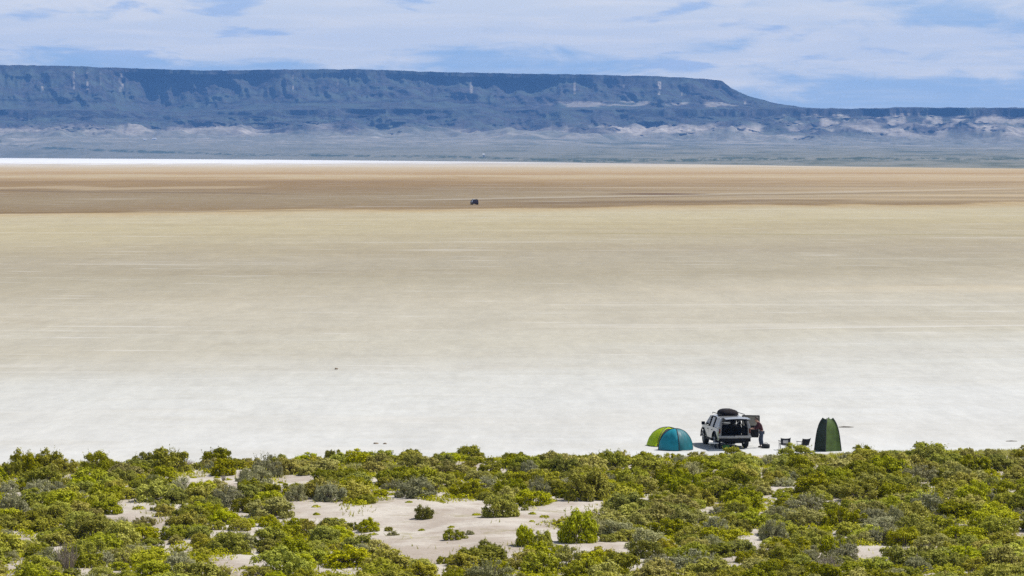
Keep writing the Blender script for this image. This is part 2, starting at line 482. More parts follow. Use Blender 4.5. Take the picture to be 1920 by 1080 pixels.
# ------------------------------------------------------------------ far terrain: bajada, bench and mesa
def far_terrain():
    p_cols = np.concatenate([np.arange(-900, -60, 12.0), np.arange(-60, 1982, 2.0), np.arange(1982, 2830, 12.0)])
    # rows as a parameter 0..7 between the knots of the slope profile
    segs = [(0, 1, 34), (1, 2, 50), (2, 3, 34), (3, 4, 12), (4, 5, 22), (5, 6, 54), (6, 7, 12), (7, 8, 8)]
    q = np.concatenate([np.linspace(a, b, n, endpoint=False) for a, b, n in segs] + [[8.0]])
    P, Q = np.meshgrid(p_cols, q)
    ip = lambda xs, ys: np.interp(P, xs, ys)
    shore_py = ip([-900, 0, 500, 960, 1300, 1600, 1920, 2800], [294.5, 296.3, 299.3, 303.5, 308.0, 312.5, 316, 322])
    rS = CAM_H * FOC / (shore_py - HZ)
    top = ip([-900, 0, 120, 370, 430, 480, 680, 800, 960, 1100, 1220, 1300, 1335, 1353, 1358, 1370, 1400, 1450, 1500, 1560, 2800],
             [122, 122, 124, 132.5, 132, 131, 130, 135, 138, 140, 143, 147, 149.5, 151.5, 155.5, 165, 179, 193, 201, 205, 205])
    eT = HZ - top
    rim = ip([-900, 0, 300, 700, 1100, 1215, 1500, 1600, 1700, 1800, 2800], [206, 206, 210, 204, 206, 205, 204.5, 205, 202.5, 203.5, 204])
    eR = HZ - rim
    cliff = ip([-900, 0, 250, 330, 480, 700, 900, 1150, 1240, 2800], [7, 9, 9, 2, 8, 9, 5, 3, 13, 15])
    eF = ip([-900, 0, 1000, 1200, 1920, 2800], [26, 26, 26, 20, 13, 13])           # top of the bajada
    eH = ip([-900, 0, 900, 1100, 1300, 2800], [48, 48, 42, 46, 50, 48])            # top of pale foothills
    zz = lambda e, r: CAM_H + e * r / FOC
    k_r = [rS, np.maximum(rS + 300, 11500 + 0 * P), 12100 + 0 * P, 12520 + 0 * P, 12560 + 0 * P, 12850 + 0 * P, 13420 + 0 * P, 13462 + 0 * P, 14400 + 0 * P]
    has = np.clip((eT - eR) / 30.0, 0, 1)
    k_e = [None, eF, eH, eR - cliff, eR, eR + 3 * has, np.maximum(eR + 3 * has, eT - 15 * has), eT]
    k_z = [0 * P + 0.02] + [zz(k_e[i], k_r[i]) for i in range(1, 8)]
    k_z.append(k_z[7] + 2)
    # monotone
    for i in range(5, 9): k_z[i] = np.maximum(k_z[i], k_z[i - 1] + 0.2 if i < 8 else k_z[i - 1] - 8)
    i0 = np.minimum(Q.astype(int), 7)
    fr = Q - i0
    # convex / concave slope shape per segment
    r = np.zeros_like(P); z = np.zeros_like(P)
    for i in range(8):
        mk = i0 == i
        ff = fr
        gg = ff ** 1.25 if i in (0, 1, 5) else ff
        r = np.where(mk, k_r[i] + (k_r[i + 1] - k_r[i]) * ff, r)
        z = np.where(mk, k_z[i] + (k_z[i + 1] - k_z[i]) * gg, z)
    z = np.where(Q >= 8, k_z[8], z); r = np.where(Q >= 8, k_r[8], r)
    X = (P - 960) / FOC * r
    # spurs and gullies: push the slopes back and forth; strongest on the talus, none at the rims' height
    Xs = (P - 960) / FOC * 13000
    g_up = ridged(Xs / 210 + 0.0004 * (r - 13000) + 0.22 * fbm(Xs / 110, r / 200, 3, 5), r / 1100, 3, 3) - 0.55
    g_lo = ridged(Xs / 130, r / 500, 4, 9) - 0.55
    big = fbm(Xs / 520, 0 * r + 3.3, 3, 21) - 0.5
    a_up = np.interp(Q, [4, 5, 5.4, 6, 6.6, 7, 8], [0, 25, 185, 180, 75, 50, 0])
    a_lo = np.interp(Q, [0, 0.8, 1.3, 2, 3, 4, 4.6, 5], [0, 0, 80, 200, 190, 80, 30, 0])
    canyon = np.exp(-((P - 300 - (Q - 2) * 10) / (20 + 22 * np.clip(Q - 1, 0, 5))) ** 2) * np.interp(Q, [0, 1.1, 1.8, 5, 6.5, 8], [0, 0, 260, 420, 60, 0])
    canyon = canyon + np.exp(-((P - 985 + (Q - 2) * 14) / (22 + 18 * np.clip(Q - 1, 0, 5))) ** 2) * np.interp(Q, [0, 1.1, 1.8, 5, 6.5, 8], [0, 0, 160, 260, 30, 0])
    g_fine = ridged(Xs / 48 + 0.2 * fbm(Xs / 30, r / 80, 2, 15), r / 260, 3, 19) - 0.55
    dr = g_fine * (1.3 * a_up + 0.8 * a_lo) * -0.55 + g_up * a_up * -2.0 + g_lo * a_lo * -1.8 + big * (a_up + a_lo) * 1.6 + canyon
    r2 = np.minimum(r + dr, 14300)
    # keep the apparent height of the rims while the plan wiggles
    keep = np.interp(Q, [0, 1, 6, 7, 8], [0, 0, 0.3, 1, 1])
    z = z + (z - CAM_H) * (r2 / r - 1) * keep
    X = (P - 960) / FOC * r2
    # hummocks
    amp = np.interp(Q, [0, 0.15, 1, 1.5, 2.6, 3, 4, 5, 6, 7, 7.5, 8], [0, 1.0, 4, 9, 9, 5, 4, 7, 5, 1.2, 1, 0])
    z = z + amp * (fbm(Xs / 60, r2 / 70, 4, 31) - 0.5) * 2
    knob = np.interp(Q, [0.9, 1.2, 2, 2.5], [0, 1, 1, 0]) * 16 * np.maximum(0, fbm(Xs / 150, r2 / 240, 3, 41) - 0.47) * 4
    z = z + knob
    rimn = np.where((Q > 6.5) & (Q < 8), 1, 0) * (fbm(Xs / 22, 0 * r + 1.5, 4, 111) - 0.5) * 5
    z = z + rimn
    z = z + np.where((Q > 3.4) & (Q < 4.8), 1, 0) * (fbm(Xs / 26, 0 * r + 6.5, 4, 113) - 0.5) * 7 * np.clip((P - 1200) / 80, 0, 1)
    V = np.stack([X, r2, z], -1)
    nr, nc = P.shape
    # ground kinds
    lump = fbm(Xs / 38, r2 / 60, 4, 51)
    streak = fbm(Xs / 9, z / 14, 4, 61)
    vstreak = fbm(Xs / 11, r2 / 300, 3, 71)
    rock = np.where((Q >= 2.75) & (Q <= 4.15), 1, 0) * np.clip((cliff - 1) / 7, 0, 1) * np.clip((lump - 0.36) * 3.5, 0, 0.9)
    rock = np.maximum(rock, np.where((Q >= 5.8) & (Q <= 7.05), 1, 0) * 0.50 * np.clip((streak - 0.46 + 0.50 * np.clip(Q - 6.2, 0, 0.7)) * 2.6, 0, 1) * np.clip(has, 0.0, 1))
    ledge = np.exp(-((Q - 5.30 - 0.10 * (fbm(Xs / 200, 0 * r, 2, 77) - 0.5)) / 0.035) ** 2) * np.clip((fbm(Xs / 70, 0 * r + 4, 3, 78) - 0.46) * 8, 0, 1)
    rock = np.maximum(rock, ledge * has * 0.9)
    pale_lo = np.exp(-((Q - 1.72 - 0.35 * (fbm(Xs / 120, 0 * r + 8, 3, 81) - 0.5)) / 0.30) ** 2) * np.clip((fbm(Xs / 85, r2 / 130, 4, 83) - 0.36) * 4.5, 0, 1)
    wgt = ip([-900, 0, 300, 420, 560, 760, 1000, 1080, 1120, 1420, 1500, 2800], [0.7, 0.7, 0.8, 1.15, 0.4, 0.6, 0.6, 0.7, 1.35, 1.3, 0.9, 0.7])
    pale = pale_lo * wgt
    pale = np.maximum(pale, np.where((Q > 2.0) & (Q < 3.3), 1, 0) * np.clip((P - 1440) / 60, 0, 1) * np.clip((fbm(Xs / 40, z / 25, 4, 87) - 0.42) * 4, 0, 0.75))
    pale = np.maximum(pale, np.where((Q > 5.6) & (Q < 6.4), 1, 0) * has * np.clip((vnoise(Xs / 16, 0 * r + 2.2, 91) - 0.84) * 12, 0, 1) * np.clip((streak - 0.42) * 9, 0, 1))
    pale = np.maximum(pale, np.where((Q > 5.05) & (Q < 5.35), 1, 0) * np.clip((P - 1000) / 60, 0, 1) * np.clip((1420 - P) / 30, 0, 1) * np.clip((fbm(Xs / 60, r2 / 60, 3, 93) - 0.45) * 4, 0, 0.6))
    fan = np.exp(-((P - 385) / 75) ** 2) * np.exp(-((Q - 1.85 + 0.0016 * (P - 330)) / 0.22) ** 2) * 0.95
    fan = np.maximum(fan, np.exp(-((P - 1270) / 130) ** 4) * np.exp(-((Q - 1.72) / 0.24) ** 2) * np.clip((fbm(Xs / 50, r2 / 60, 4, 121) - 0.30) * 3.5, 0, 1))
    fan = np.maximum(fan, np.exp(-((P - 130) / 130) ** 4) * np.exp(-((Q - 1.75) / 0.16) ** 2) * np.clip((fbm(Xs / 60, r2 / 60, 4, 123) - 0.35) * 3, 0, 0.8))
    pale = np.maximum(pale, fan)
    thin = np.clip((fbm(Xs / 160, r2 / 45, 4, 95) - 0.5) * 5, 0, 1) * np.interp(Q, [0.5, 0.75, 1.1, 1.3], [0, 0.45, 0.6, 0])
    pale = np.maximum(pale, thin)
    scrub = np.interp(Q, [0, 0.02, 0.9, 1.4, 1.8], [0.35, 0.75, 0.75, 0.5, 0.0])
    bands = np.clip((fbm(Xs / 160, np.log(r2) * 38 + 0.004 * Xs, 5, 99) - 0.40) * 3, 0, 1) * np.where(Q < 1.3, 1, 0)
    scrub = scrub + bands * ip([-900, 0, 900, 1150, 2800], [0.25, 0.28, 0.32, 0.50, 0.50])
    belt_r = np.maximum(ip([-900, 0, 900, 1100, 1920, 2800], [11600, 11400, 7300, 6100, 5600, 5200]), rS + 150)
    w = ip([-900, 0, 900, 1100, 1920, 2800], [70, 80, 220, 300, 300, 300])
    belt = np.exp(-((r2 - belt_r) / w) ** 2) * np.clip((fbm(Xs / 26, r2 / 120, 5, 97, 0.65) - 0.40) * 5, 0, 1)
    scrub = np.clip(scrub + belt * 0.75 * np.where(Q < 1.2, 1, 0), 0, 1.6)
    colr = np.stack([np.clip(rock, 0, 1), np.clip(pale, 0, 1), scrub / 1.6, 0.5 + 0.5 * np.clip(vstreak, 0, 1)], -1)
    idx = np.arange(nr * nc).reshape(nr, nc)
    F = np.stack([idx[:-1, :-1], idx[:-1, 1:], idx[1:, 1:], idx[1:, :-1]], -1).reshape(-1, 4)
    return V, F, colr, nr, nc, q


def terrain_mat():
    m = bpy.data.materials.new('basalt_and_sage'); m.use_nodes = True
    t = NT(m.node_tree); b = t.n['Principled BSDF']
    at = t.node('ShaderNodeAttribute'); at.attribute_name = 'ground_kind'
    s = t.node('ShaderNodeSeparateColor'); t.l.new(at.outputs['Color'], s.inputs[0])
    g = t.node('ShaderNodeNewGeometry')
    n = t.noise(g.outputs['Position'], 0.035, 5, 0.65)
    n2 = t.noise(g.outputs['Position'], 0.008, 4, 0.6)
    talus = t.mix(t.rng(n, 0.35, 0.65), (0.020, 0.021, 0.023), (0.066, 0.061, 0.059))
    talus = t.mix(t.rng(n2, 0.42, 0.64), talus, (0.060, 0.075, 0.060))
    scr = t.mix(t.rng(n, 0.3, 0.7), (0.120, 0.128, 0.102), (0.20, 0.195, 0.165))
    dark_scr = (0.045, 0.065, 0.045)
    rockc = t.mix(t.rng(n, 0.3, 0.7), (0.006, 0.006, 0.007), (0.022, 0.020, 0.020))
    palec = t.mix(t.rng(n, 0.3, 0.7), (0.26, 0.23, 0.20), (0.42, 0.38, 0.32))
    c = t.mix(t.rng(s.outputs[2], 0.0, 0.42), talus, scr)
    c = t.mix(t.rng(s.outputs[2], 0.46, 0.92), c, dark_scr)
    c = t.mix(s.outputs[1], c, palec)
    c = t.mix(s.outputs[0], c, rockc)
    t.put(b.inputs['Base Color'], c)
    b.inputs['Roughness'].default_value = 0.95
    b.inputs['Specular IOR Level'].default_value = 0.1
    return m


V, F, CK, nr, nc, qq = far_terrain()
TMAT = terrain_mat()
def terrain_obj(name, r0, r1):
    v = V[r0:r1 + 1].reshape(-1, 3); n = (r1 - r0 + 1)
    idx = np.arange(n * nc).reshape(n, nc)
    f = np.stack([idx[:-1, :-1], idx[:-1, 1:], idx[1:, 1:], idx[1:, :-1]], -1).reshape(-1, 4)
    me = mesh_np(name, v, f, smooth=False)
    a = me.attributes.new('ground_kind', 'FLOAT_COLOR', 'POINT')
    a.data.foreach_set('color', CK[r0:r1 + 1].reshape(-1, 4).astype(np.float32).ravel())
    me.materials.append(TMAT)
    o = bpy.data.objects.new(name, me); COL.objects.link(o)
    return o
row1 = int(np.argmin(abs(qq - 1.0))); row5 = int(np.argmin(abs(qq - 5.0)))
tag(terrain_obj('far_shore_terrain', 0, row1), 'grey green sage flat along far shore of dry lake', kind='structure')
tag(terrain_obj('bench_terrain', row1, row5), 'low basalt bench and pale foothills under the mesa', kind='structure')
tag(terrain_obj('mesa_hill', row5, nr - 1), 'long flat topped dark blue mesa across the horizon', kind='structure')
V_FAR = V


# ------------------------------------------------------------------ near scrubland
def shore_y(x): return 193.5 + 0.16 * x
def scrub_z(x, y):
    x = np.asarray(x, float); y = np.asarray(y, float)
    hill = 13.2 * np.clip(1 - y / 126.0, 0, 1) ** 1.6
    land = 0.30 + 0.55 * (fbm(x / 7.0, y / 9.0, 3, 101) - 0.35) + 0.12 * fbm(x / 1.6, y / 1.9, 2, 103)
    edge = np.clip((shore_y(x) + 3.0 * (fbm(x / 4.5, y / 9, 3, 105) - 0.5) - y) / 9.0, -0.3, 1)
    return hill + land * np.where(edge > 0, edge, 0) - 0.02 + np.minimum(edge, 0) * 1.2


def sand_mat():
    m = bpy.data.materials.new('sandy_soil'); m.use_nodes = True
    t = NT(m.node_tree); b = t.n['Principled BSDF']
    g = t.node('ShaderNodeNewGeometry')
    n = t.noise(g.outputs['Position'], 0.22, 5, 0.62, 0.4)
    n2 = t.noise(g.outputs['Position'], 1.7, 5, 0.7)
    n3 = t.noise(g.outputs['Position'], 0.6, 4, 0.6, 0.3)
    c = t.mix(t.rng(n, 0.38, 0.62), (0.44, 0.405, 0.355), (0.33, 0.285, 0.24))
    c = t.mix(t.math('MULTIPLY', t.rng(n2, 0.5, 0.72), 0.55), c, (0.27, 0.22, 0.17))
    c = t.mix(t.math('MULTIPLY', t.rng(n3, 0.56, 0.70), 0.55), c, (0.20, 0.175, 0.07))
    t.put(b.inputs['Base Color'], c)
    b.inputs['Roughness'].default_value = 0.95; b.inputs['Specular IOR Level'].default_value = 0.1
    bp = t.node('ShaderNodeBump'); bp.inputs['Strength'].default_value = 0.6; bp.inputs['Distance'].default_value = 0.12
    t.put(bp.inputs['Height'], t.noise(g.outputs['Position'], 2.6, 6, 0.7))
    t.l.new(bp.outputs[0], b.inputs['Normal'])
    return m


xs = np.concatenate([np.arange(-120, -42, 6.0), np.arange(-42, 42.1, 0.6), np.arange(48, 121, 6.0)])
ys_ = np.concatenate([np.arange(-40, 118, 4.0), np.arange(118, 206, 0.6)])
GX, GY = np.meshgrid(xs, ys_)
GZ = scrub_z(GX, GY)
idx = np.arange(GX.size).reshape(GX.shape)
me = mesh_np('scrubland_ground', np.stack([GX, GY, GZ], -1).reshape(-1, 3),
             np.stack([idx[:-1, :-1], idx[:-1, 1:], idx[1:, 1:], idx[1:, :-1]], -1).reshape(-1, 4), smooth=True)
me.materials.append(sand_mat())
land = bpy.data.objects.new('scrubland_ground', me); COL.objects.link(land)
tag(land, 'pinkish sandy ground between the desert shrubs in front', kind='structure')


# ------------------------------------------------------------------ shrub kinds
def leaf_cards(cent, nrm, size, g, aspect=0.55):
    n = len(cent)
    t = g.normal(size=(n, 3)); t -= nrm * np.sum(t * nrm, 1, keepdims=True)
    t /= np.linalg.norm(t, axis=1, keepdims=True) + 1e-9
    bt = np.cross(nrm, t)
    s = size[:, None]
    q = np.stack([cent - t * s, cent - bt * s * aspect, cent + t * s, cent + bt * s * aspect], 1)
    return q.reshape(-1, 3), np.arange(n * 4).reshape(n, 4)


def shrub_foliage(seed, kind):
    g = np.random.default_rng(seed)
    C, N, S, T = [], [], [], []
    nl = int(g.integers(30, 42)) if kind != 'sage' else int(g.integers(18, 26))
    stretch = g.uniform(0.8, 1.2)
    for i in range(nl):
        a = g.uniform(0, 2 * math.pi); rr = math.sqrt(g.uniform(0.0, 1.0)) * 0.84
        lr = g.uniform(0.10, 0.21)
        zc = (0.80 * (1 - 0.60 * rr ** 2)) * g.uniform(0.50, 1.15) - lr * 0.35
        c = np.array([rr * math.cos(a) * stretch, rr * math.sin(a), max(zc, lr * 0.45)])
        m = int(270 * (lr / 0.25) ** 2)
        d = g.normal(size=(m, 3)); d[:, 2] = d[:, 2] * 0.8 + 0.75
        d /= np.linalg.norm(d, axis=1, keepdims=True)
        rad = lr * (0.55 + 0.5 * g.random(m) ** 0.6) * (1 + 0.28 * np.sin(d[:, 0] * 7 + i) * np.sin(d[:, 1] * 6 + 2 * i) + 0.15 * np.sin(d[:, 2] * 11 + i))
        p = c + d * rad[:, None] * np.array([1.1, 1.1, 0.92])
        keep = p[:, 2] > 0.02
        p, d = p[keep], d[keep]
        nn_ = d * 1.0 + g.normal(size=d.shape) * 0.38 + np.array([0, 0, 0.25])
        C.append(p); N.append(nn_ / np.linalg.norm(nn_, axis=1, keepdims=True))
        S.append(g.uniform(0.034, 0.066, len(p)) * (0.8 if kind == 'sage' else 1.0))
        T.append(np.clip(g.random(len(p)) ** 2 * 0.9 + g.uniform(-0.15, 0.2), 0, 1))
    for i in range(12):
        a = 2 * math.pi * (i + g.uniform(-.3, .3)) / 12; rr = g.uniform(0.60, 0.86); lr = g.uniform(0.14, 0.24); m = 130
        c = np.array([rr * math.cos(a) * stretch, rr * math.sin(a), lr * 0.55])
        d = g.normal(size=(m, 3)); d[:, 2] += 0.1; d /= np.linalg.norm(d, axis=1, keepdims=True)
        p = c + d * (lr * (0.6 + 0.45 * g.random(m)))[:, None]; p[:, 2] = np.abs(p[:, 2])
        nn_ = d + g.normal(size=d.shape) * 0.38
        C.append(p); N.append(nn_ / np.linalg.norm(nn_, axis=1, keepdims=True)); S.append(g.uniform(0.034, 0.066, m)); T.append(np.clip(g.random(m) ** 2 * 0.8, 0, 1))
    # upright shoots that break the outline
    for i in range(26 if kind == 'sage' else 14):
        a = g.uniform(0, 2 * math.pi); rr = g.uniform(0, 0.75)
        z0 = 0.45 * (1 - 0.5 * rr ** 2); ln = g.uniform(0.28, 0.52)
        lean = g.uniform(0.1, 0.45)
        m = int(g.integers(12, 22)); u = np.linspace(0.2, 1, m)
        p = np.stack([(rr + lean * u * ln) * math.cos(a) * stretch, (rr + lean * u * ln) * math.sin(a), z0 + u * ln], 1) + g.normal(size=(m, 3)) * 0.022
        d = g.normal(size=(m, 3)) + np.array([math.cos(a), math.sin(a), 0.6]) * 0.6
        C.append(p); N.append(d / np.linalg.norm(d, axis=1, keepdims=True)); S.append(g.uniform(0.022, 0.042, m)); T.append(g.random(m) * 0.8)
    C, N, S, T = map(np.concatenate, (C, N, S, T))
    v, f = leaf_cards(C, N, S, g)
    return v, f, np.repeat(T, 4)


def shrub_twigs(seed, kind):
    g = random.Random(seed)
    b = MB()
    n = 46 if kind == 'dead' else 15
    for i in range(n):
        a = g.uniform(0, 2 * math.pi); rr = g.uniform(0.2, 0.85)
        top = Vector((rr * math.cos(a), rr * math.sin(a), g.uniform(0.45, 0.85) * (1.1 - 0.5 * rr * rr)))
        p0 = Vector((0.12 * math.cos(a), 0.12 * math.sin(a), -0.04))
        mid = p0.lerp(top, 0.5) + Vector((g.uniform(-.08, .08), g.uniform(-.08, .08), g.uniform(-.02, .1)))
        b.tube([p0, mid, top], [0.022, 0.014, 0.005], 4, cap=False)
        if kind == 'dead':
            for _ in range(3):
                q = mid.lerp(top, g.uniform(0, .8))
                b.tube([q, q + Vector((g.uniform(-.25, .25), g.uniform(-.25, .25), g.uniform(.05, .3)))], [0.010, 0.004], 3, cap=False)
    return b


PROTO = {}
KINDS = {'olive': ('olive', 7), 'yellow': ('yellow', 6), 'sage': ('sage', 5), 'straw': ('straw', 4)}
for kd, (mt, cnt) in KINDS.items():
    PROTO[kd] = []
    for i in range(cnt):
        v, f, tone = shrub_foliage(1000 + 100 * list(KINDS).index(kd) + i, kd)
        me = mesh_np(kd + '_foliage', v, f)
        at = me.attributes.new('tone', 'FLOAT', 'POINT'); at.data.foreach_set('value', tone.astype(np.float32))
        me.materials.append(M[mt])
        tw = shrub_twigs(500 + 20 * list(KINDS).index(kd) + i, kd)
        mt2 = bpy.data.meshes.new('branches'); mt2.from_pydata(tw.v, [], tw.f); mt2.materials.append(M['bark'])
        PROTO[kd].append((me, mt2, (v, f, tone)))
PROTO['dead'] = []
for i in range(2):
    tw = shrub_twigs(700 + i, 'dead')
    mt2 = bpy.data.meshes.new('twigs'); mt2.from_pydata(tw.v, [], tw.f); mt2.materials.append(M['dead_bark'])
    PROTO['dead'].append((None, mt2, None))

# bare patches: centre and reach, as (x, y, half width, half depth) on the ground
CLEAR = []
def clearing(px, py, rx, ry):
    x, y = ground(px, py); CLEAR.append((x, y, rx / FOC * y, ry * y * y / (CAM_H * FOC)))
for c in [(835, 1018, 170, 52), (750, 985, 95, 26), (900, 985, 135, 28), (1055, 982, 70, 18), (1110, 1052, 90, 26), (1010, 1030, 70, 22), (390, 925, 75, 20), (545, 925, 40, 14),
          (235, 990, 50, 18), (180, 905, 60, 14), (595, 982, 70, 22), (1660, 1058, 75, 18), (1425, 1034, 60, 10), (460, 1082, 55, 18), (55, 1092, 40, 10), (1580, 972, 18, 8), (450, 1030, 25, 12)]:
    clearing(*c)
def in_clear(x, y, slack=0.0):
    for (cx, cy, a, b) in CLEAR:
        if ((x - cx) / (a + slack)) ** 2 + ((y - cy) / (b + slack)) ** 2 < 1: return True
    return False

PLANTS = []      # (x, y, radius, height factor, kind)
def add_manual(px, py, wpx, hpx, kind):
    x, y = ground(px, py); PLANTS.append((x, y, wpx / 2 / FOC * y, hpx / FOC * y, kind, True))
# shrubs one can pick out: (foot in the picture, width, height, kind)
for c in [(795, 992, 46, 27, 'olive'), (938, 992, 72, 42, 'olive'), (690, 1012, 44, 25, 'yellow'), (728, 1012, 16, 9, 'olive'), (737, 1020, 22, 9, 'sage'), (852, 1032, 42, 20, 'olive'),
          (880, 1024, 20, 9, 'sage'), (984, 978, 14, 12, 'olive'), (1018, 1052, 44, 34, 'olive'), (1140, 1037, 34, 16, 'olive'), (455, 923, 34, 20, 'sage'), (417, 923, 14, 16, 'dead'),
          (97, 914, 22, 17, 'olive'), (205, 910, 66, 34, 'olive'), (1565, 1066, 62, 48, 'yellow'), (1085, 1040, 90, 66, 'yellow'), (985, 1048, 50, 40, 'yellow'),
          (90, 896, 66, 46, 'olive'), (44, 898, 62, 46, 'olive'), (180, 892, 60, 36, 'olive'), (318, 900, 76, 48, 'olive'), (405, 882, 72, 36, 'olive'), (418, 904, 58, 32, 'olive'), (270, 888, 44, 30, 'olive'),
          (500, 908, 64, 46, 'sage'), (20, 912, 40, 36, 'olive'), (1100, 958, 92, 58, 'olive'), (1260, 926, 80, 46, 'olive'), (1620, 872, 50, 30, 'olive'), (1745, 872, 84, 34, 'olive'), (1495, 866, 66, 30, 'olive'),
          (1375, 862, 50, 22, 'olive'), (125, 1098, 72, 60, 'dead'), (1680, 1010, 56, 44, 'sage'), (1655, 1036, 58, 40, 'sage'), (770, 872, 44, 24, 'olive'), (880, 874, 60, 28, 'olive'), (625, 878, 40, 26, 'olive'),
          (555, 956, 46, 32, 'sage'), (335, 952, 60, 38, 'sage'), (1010, 950, 60, 40, 'sage'), (1170, 962, 40, 26, 'dead'), (1340, 1024, 70, 40, 'sage'), (1450, 1030, 60, 40, 'sage')]:
    add_manual(*c)
g = np.random.default_rng(77)
tries = 0
N_FRAME = 1000
while len(PLANTS) < N_FRAME and tries < 40000:
    tries += 1
    y = g.uniform(127.5, 190); lim = 0.146 * y + 0.5
    x = g.uniform(-lim, lim)
    edge = shore_y(x) - 5.5 + 5.5 * (vnoise(np.array(x / 3.1), np.array(2.2), 9) - 0.5)
    if y > edge or in_clear(x, y, 0.25): continue
    dens = 1.0 if x > 1 else 0.80
    small = g.random() < 0.40
    rad = g.uniform(0.30, 0.55) if small else g.uniform(0.58, 1.08)
    if y > edge - 6: rad *= 0.8
    ok = True
    for (ax, ay, ar, *_r) in PLANTS:
        need = (rad + ar) * (0.60 if dens == 1.0 else 0.68)
        if (ax - x) ** 2 + (0.85 * (ay - y)) ** 2 < need * need: ok = False; break
    if not ok: continue
    zone = float(fbm(np.array(x / 9.0), np.array(y / 12.0), 3, 201)); z2 = g.random()
    kind = 'yellow' if zone + 0.35 * (z2 - 0.5) > 0.53 else 'olive'
    if g.random() < 0.12: kind = 'sage'
    if g.random() < 0.10: kind = 'straw'
    if g.random() < 0.012: kind = 'dead'
    if kind == 'olive' and sum(1 for q in PLANTS if q[4] == 'olive') >= 300: kind = 'yellow'
    if kind == 'yellow' and sum(1 for q in PLANTS if q[4] == 'yellow') >= 300: kind = 'straw'
    h = rad * g.uniform(0.68, 1.0)
    # nothing grows tall right in front of the camp
    cap_px = np.interp(960 + FOC * x / y, [0, 900, 1190, 1210, 1600, 1640, 1920], [848, 848, 850, 853, 851, 843, 838])
    hmax = CAM_H - (cap_px - HZ) * y / FOC - 0.25
    if h > hmax: h = hmax
    if h < 0.3: continue
    PLANTS.append((x, y, rad, h, kind, False))

NAMES = {'olive': 'olive_shrub', 'yellow': 'yellow_green_shrub', 'sage': 'sagebrush', 'straw': 'straw_green_shrub', 'dead': 'dead_shrub'}
ORD = ['first', 'second', 'third', 'fourth', 'fifth', 'sixth', 'seventh', 'eighth', 'ninth', 'tenth', 'eleventh', 'twelfth', 'thirteenth', 'fourteenth', 'fifteenth', 'sixteenth', 'seventeenth', 'eighteenth', 'nineteenth', 'twentieth']
LOOK = {'olive': 'olive-green shrub', 'yellow': 'yellow-green shrub', 'sage': 'grey-green sagebrush', 'straw': 'pale straw-green shrub', 'dead': 'bare dead shrub'}
ROWS = [(186.5, 'at playa edge'), (181, 'behind playa edge'), (174, 'in upper scrub'), (166, 'in upper-middle scrub'), (157, 'in middle scrub'), (148, 'in lower-middle scrub'), (139, 'in lower scrub'), (0, 'at picture bottom')]
COLS = [(170, 'at far left'), (400, 'in left quarter'), (620, 'left of clearing'), (850, 'by left clearing half'), (1060, 'by right clearing half'),
        (1200, 'left of dome tents'), (1310, 'below dome tents'), (1430, 'below white car'), (1520, 'below camp chairs'), (1640, 'below tall tent'), (1780, 'right of tall tent'), (9999, 'at far right')]
cells = {}
for i, (x, y, rad, h, kind, man) in enumerate(PLANTS):
    px = 960 + FOC * x / y
    row = next(k for k, (yy, _) in enumerate(ROWS) if y >= yy)
    col_ = next(k for k, (lim, _) in enumerate(COLS) if px < lim)
    size = 'small' if rad < 0.58 else ('wide' if rad > 0.88 else 'medium')
    cells.setdefault((kind, size, row, col_), []).append((px, i))
LABELS = {}
for (kind, size, row, col_), mem in cells.items():
    mem.sort()
    for k, (px, i) in enumerate(mem):
        o_ = '' if len(mem) == 1 else (', ' + ORD[k] + ' from left')
        LABELS[i] = f'{size} {LOOK[kind]}{o_}, {ROWS[row][1]}, {COLS[col_][1]}'


def place_shrub(i, x, y, rad, h, kind):
    me, tw, _ = PROTO[kind][int(g.integers(0, len(PROTO[kind])))]
    z = float(scrub_z(x, y))
    r = empty(NAMES[kind], (x, y, z), g.uniform(0, 6.28))
    r.empty_display_size = 0.1
    hs = h / 0.92; sx_, sy_ = g.uniform(0.82, 1.22), g.uniform(0.82, 1.15)
    if me:
        o = bpy.data.objects.new('foliage', me); COL.objects.link(o); o.parent = r; o.scale = (rad * sx_, rad * sy_, hs)
    o = bpy.data.objects.new('branches' if me else 'twigs', tw); COL.objects.link(o); o.parent = r; o.scale = (rad * sx_, rad * sy_, hs)
    tag(r, LABELS[i], 'dead shrub' if kind == 'dead' else 'shrub', LOOK[kind].replace('shrub', 'shrubs') + ' of the foreground scrub')
for i, (x, y, rad, h, kind, man) in enumerate(PLANTS):
    place_shrub(i, x, y, rad, h, kind)

# the same scrub goes on beyond both sides of the frame, as one mass
SV, SF, ST, nv = [], [], [], 0
cnt = 0
for _ in range(900):
    y = g.uniform(122, 189); lim = 0.146 * y + 1.6
    x = g.choice([-1, 1]) * g.uniform(lim, lim + 9)
    if y > shore_y(x) - 6: continue
    v, f, tone = PROTO['olive'][int(g.integers(0, 7))][2]
    sel = g.random(len(f)) < 0.45
    sc = g.uniform(0.7, 1.2); a = g.uniform(0, 6.28)
    vv = v.copy(); ca, sa = math.cos(a), math.sin(a)
    vv = np.stack([(v[:, 0] * ca - v[:, 1] * sa) * sc + x, (v[:, 0] * sa + v[:, 1] * ca) * sc + y, v[:, 2] * sc + float(scrub_z(x, y))], 1)
    keep = np.repeat(sel, 4); vv = vv[keep]; tt = tone[keep]
    SV.append(vv); ST.append(tt); SF.append(np.arange(len(vv)).reshape(-1, 4) + nv); nv += len(vv)
    cnt += 1
    if cnt >= 110: break
me = mesh_np('scrub_mass', np.concatenate(SV), np.concatenate(SF))
at = me.attributes.new('tone', 'FLOAT', 'POINT'); at.data.foreach_set('value', np.concatenate(ST).astype(np.float32))
me.materials.append(M['olive'])
o = bpy.data.objects.new('scrub_mass', me); COL.objects.link(o)
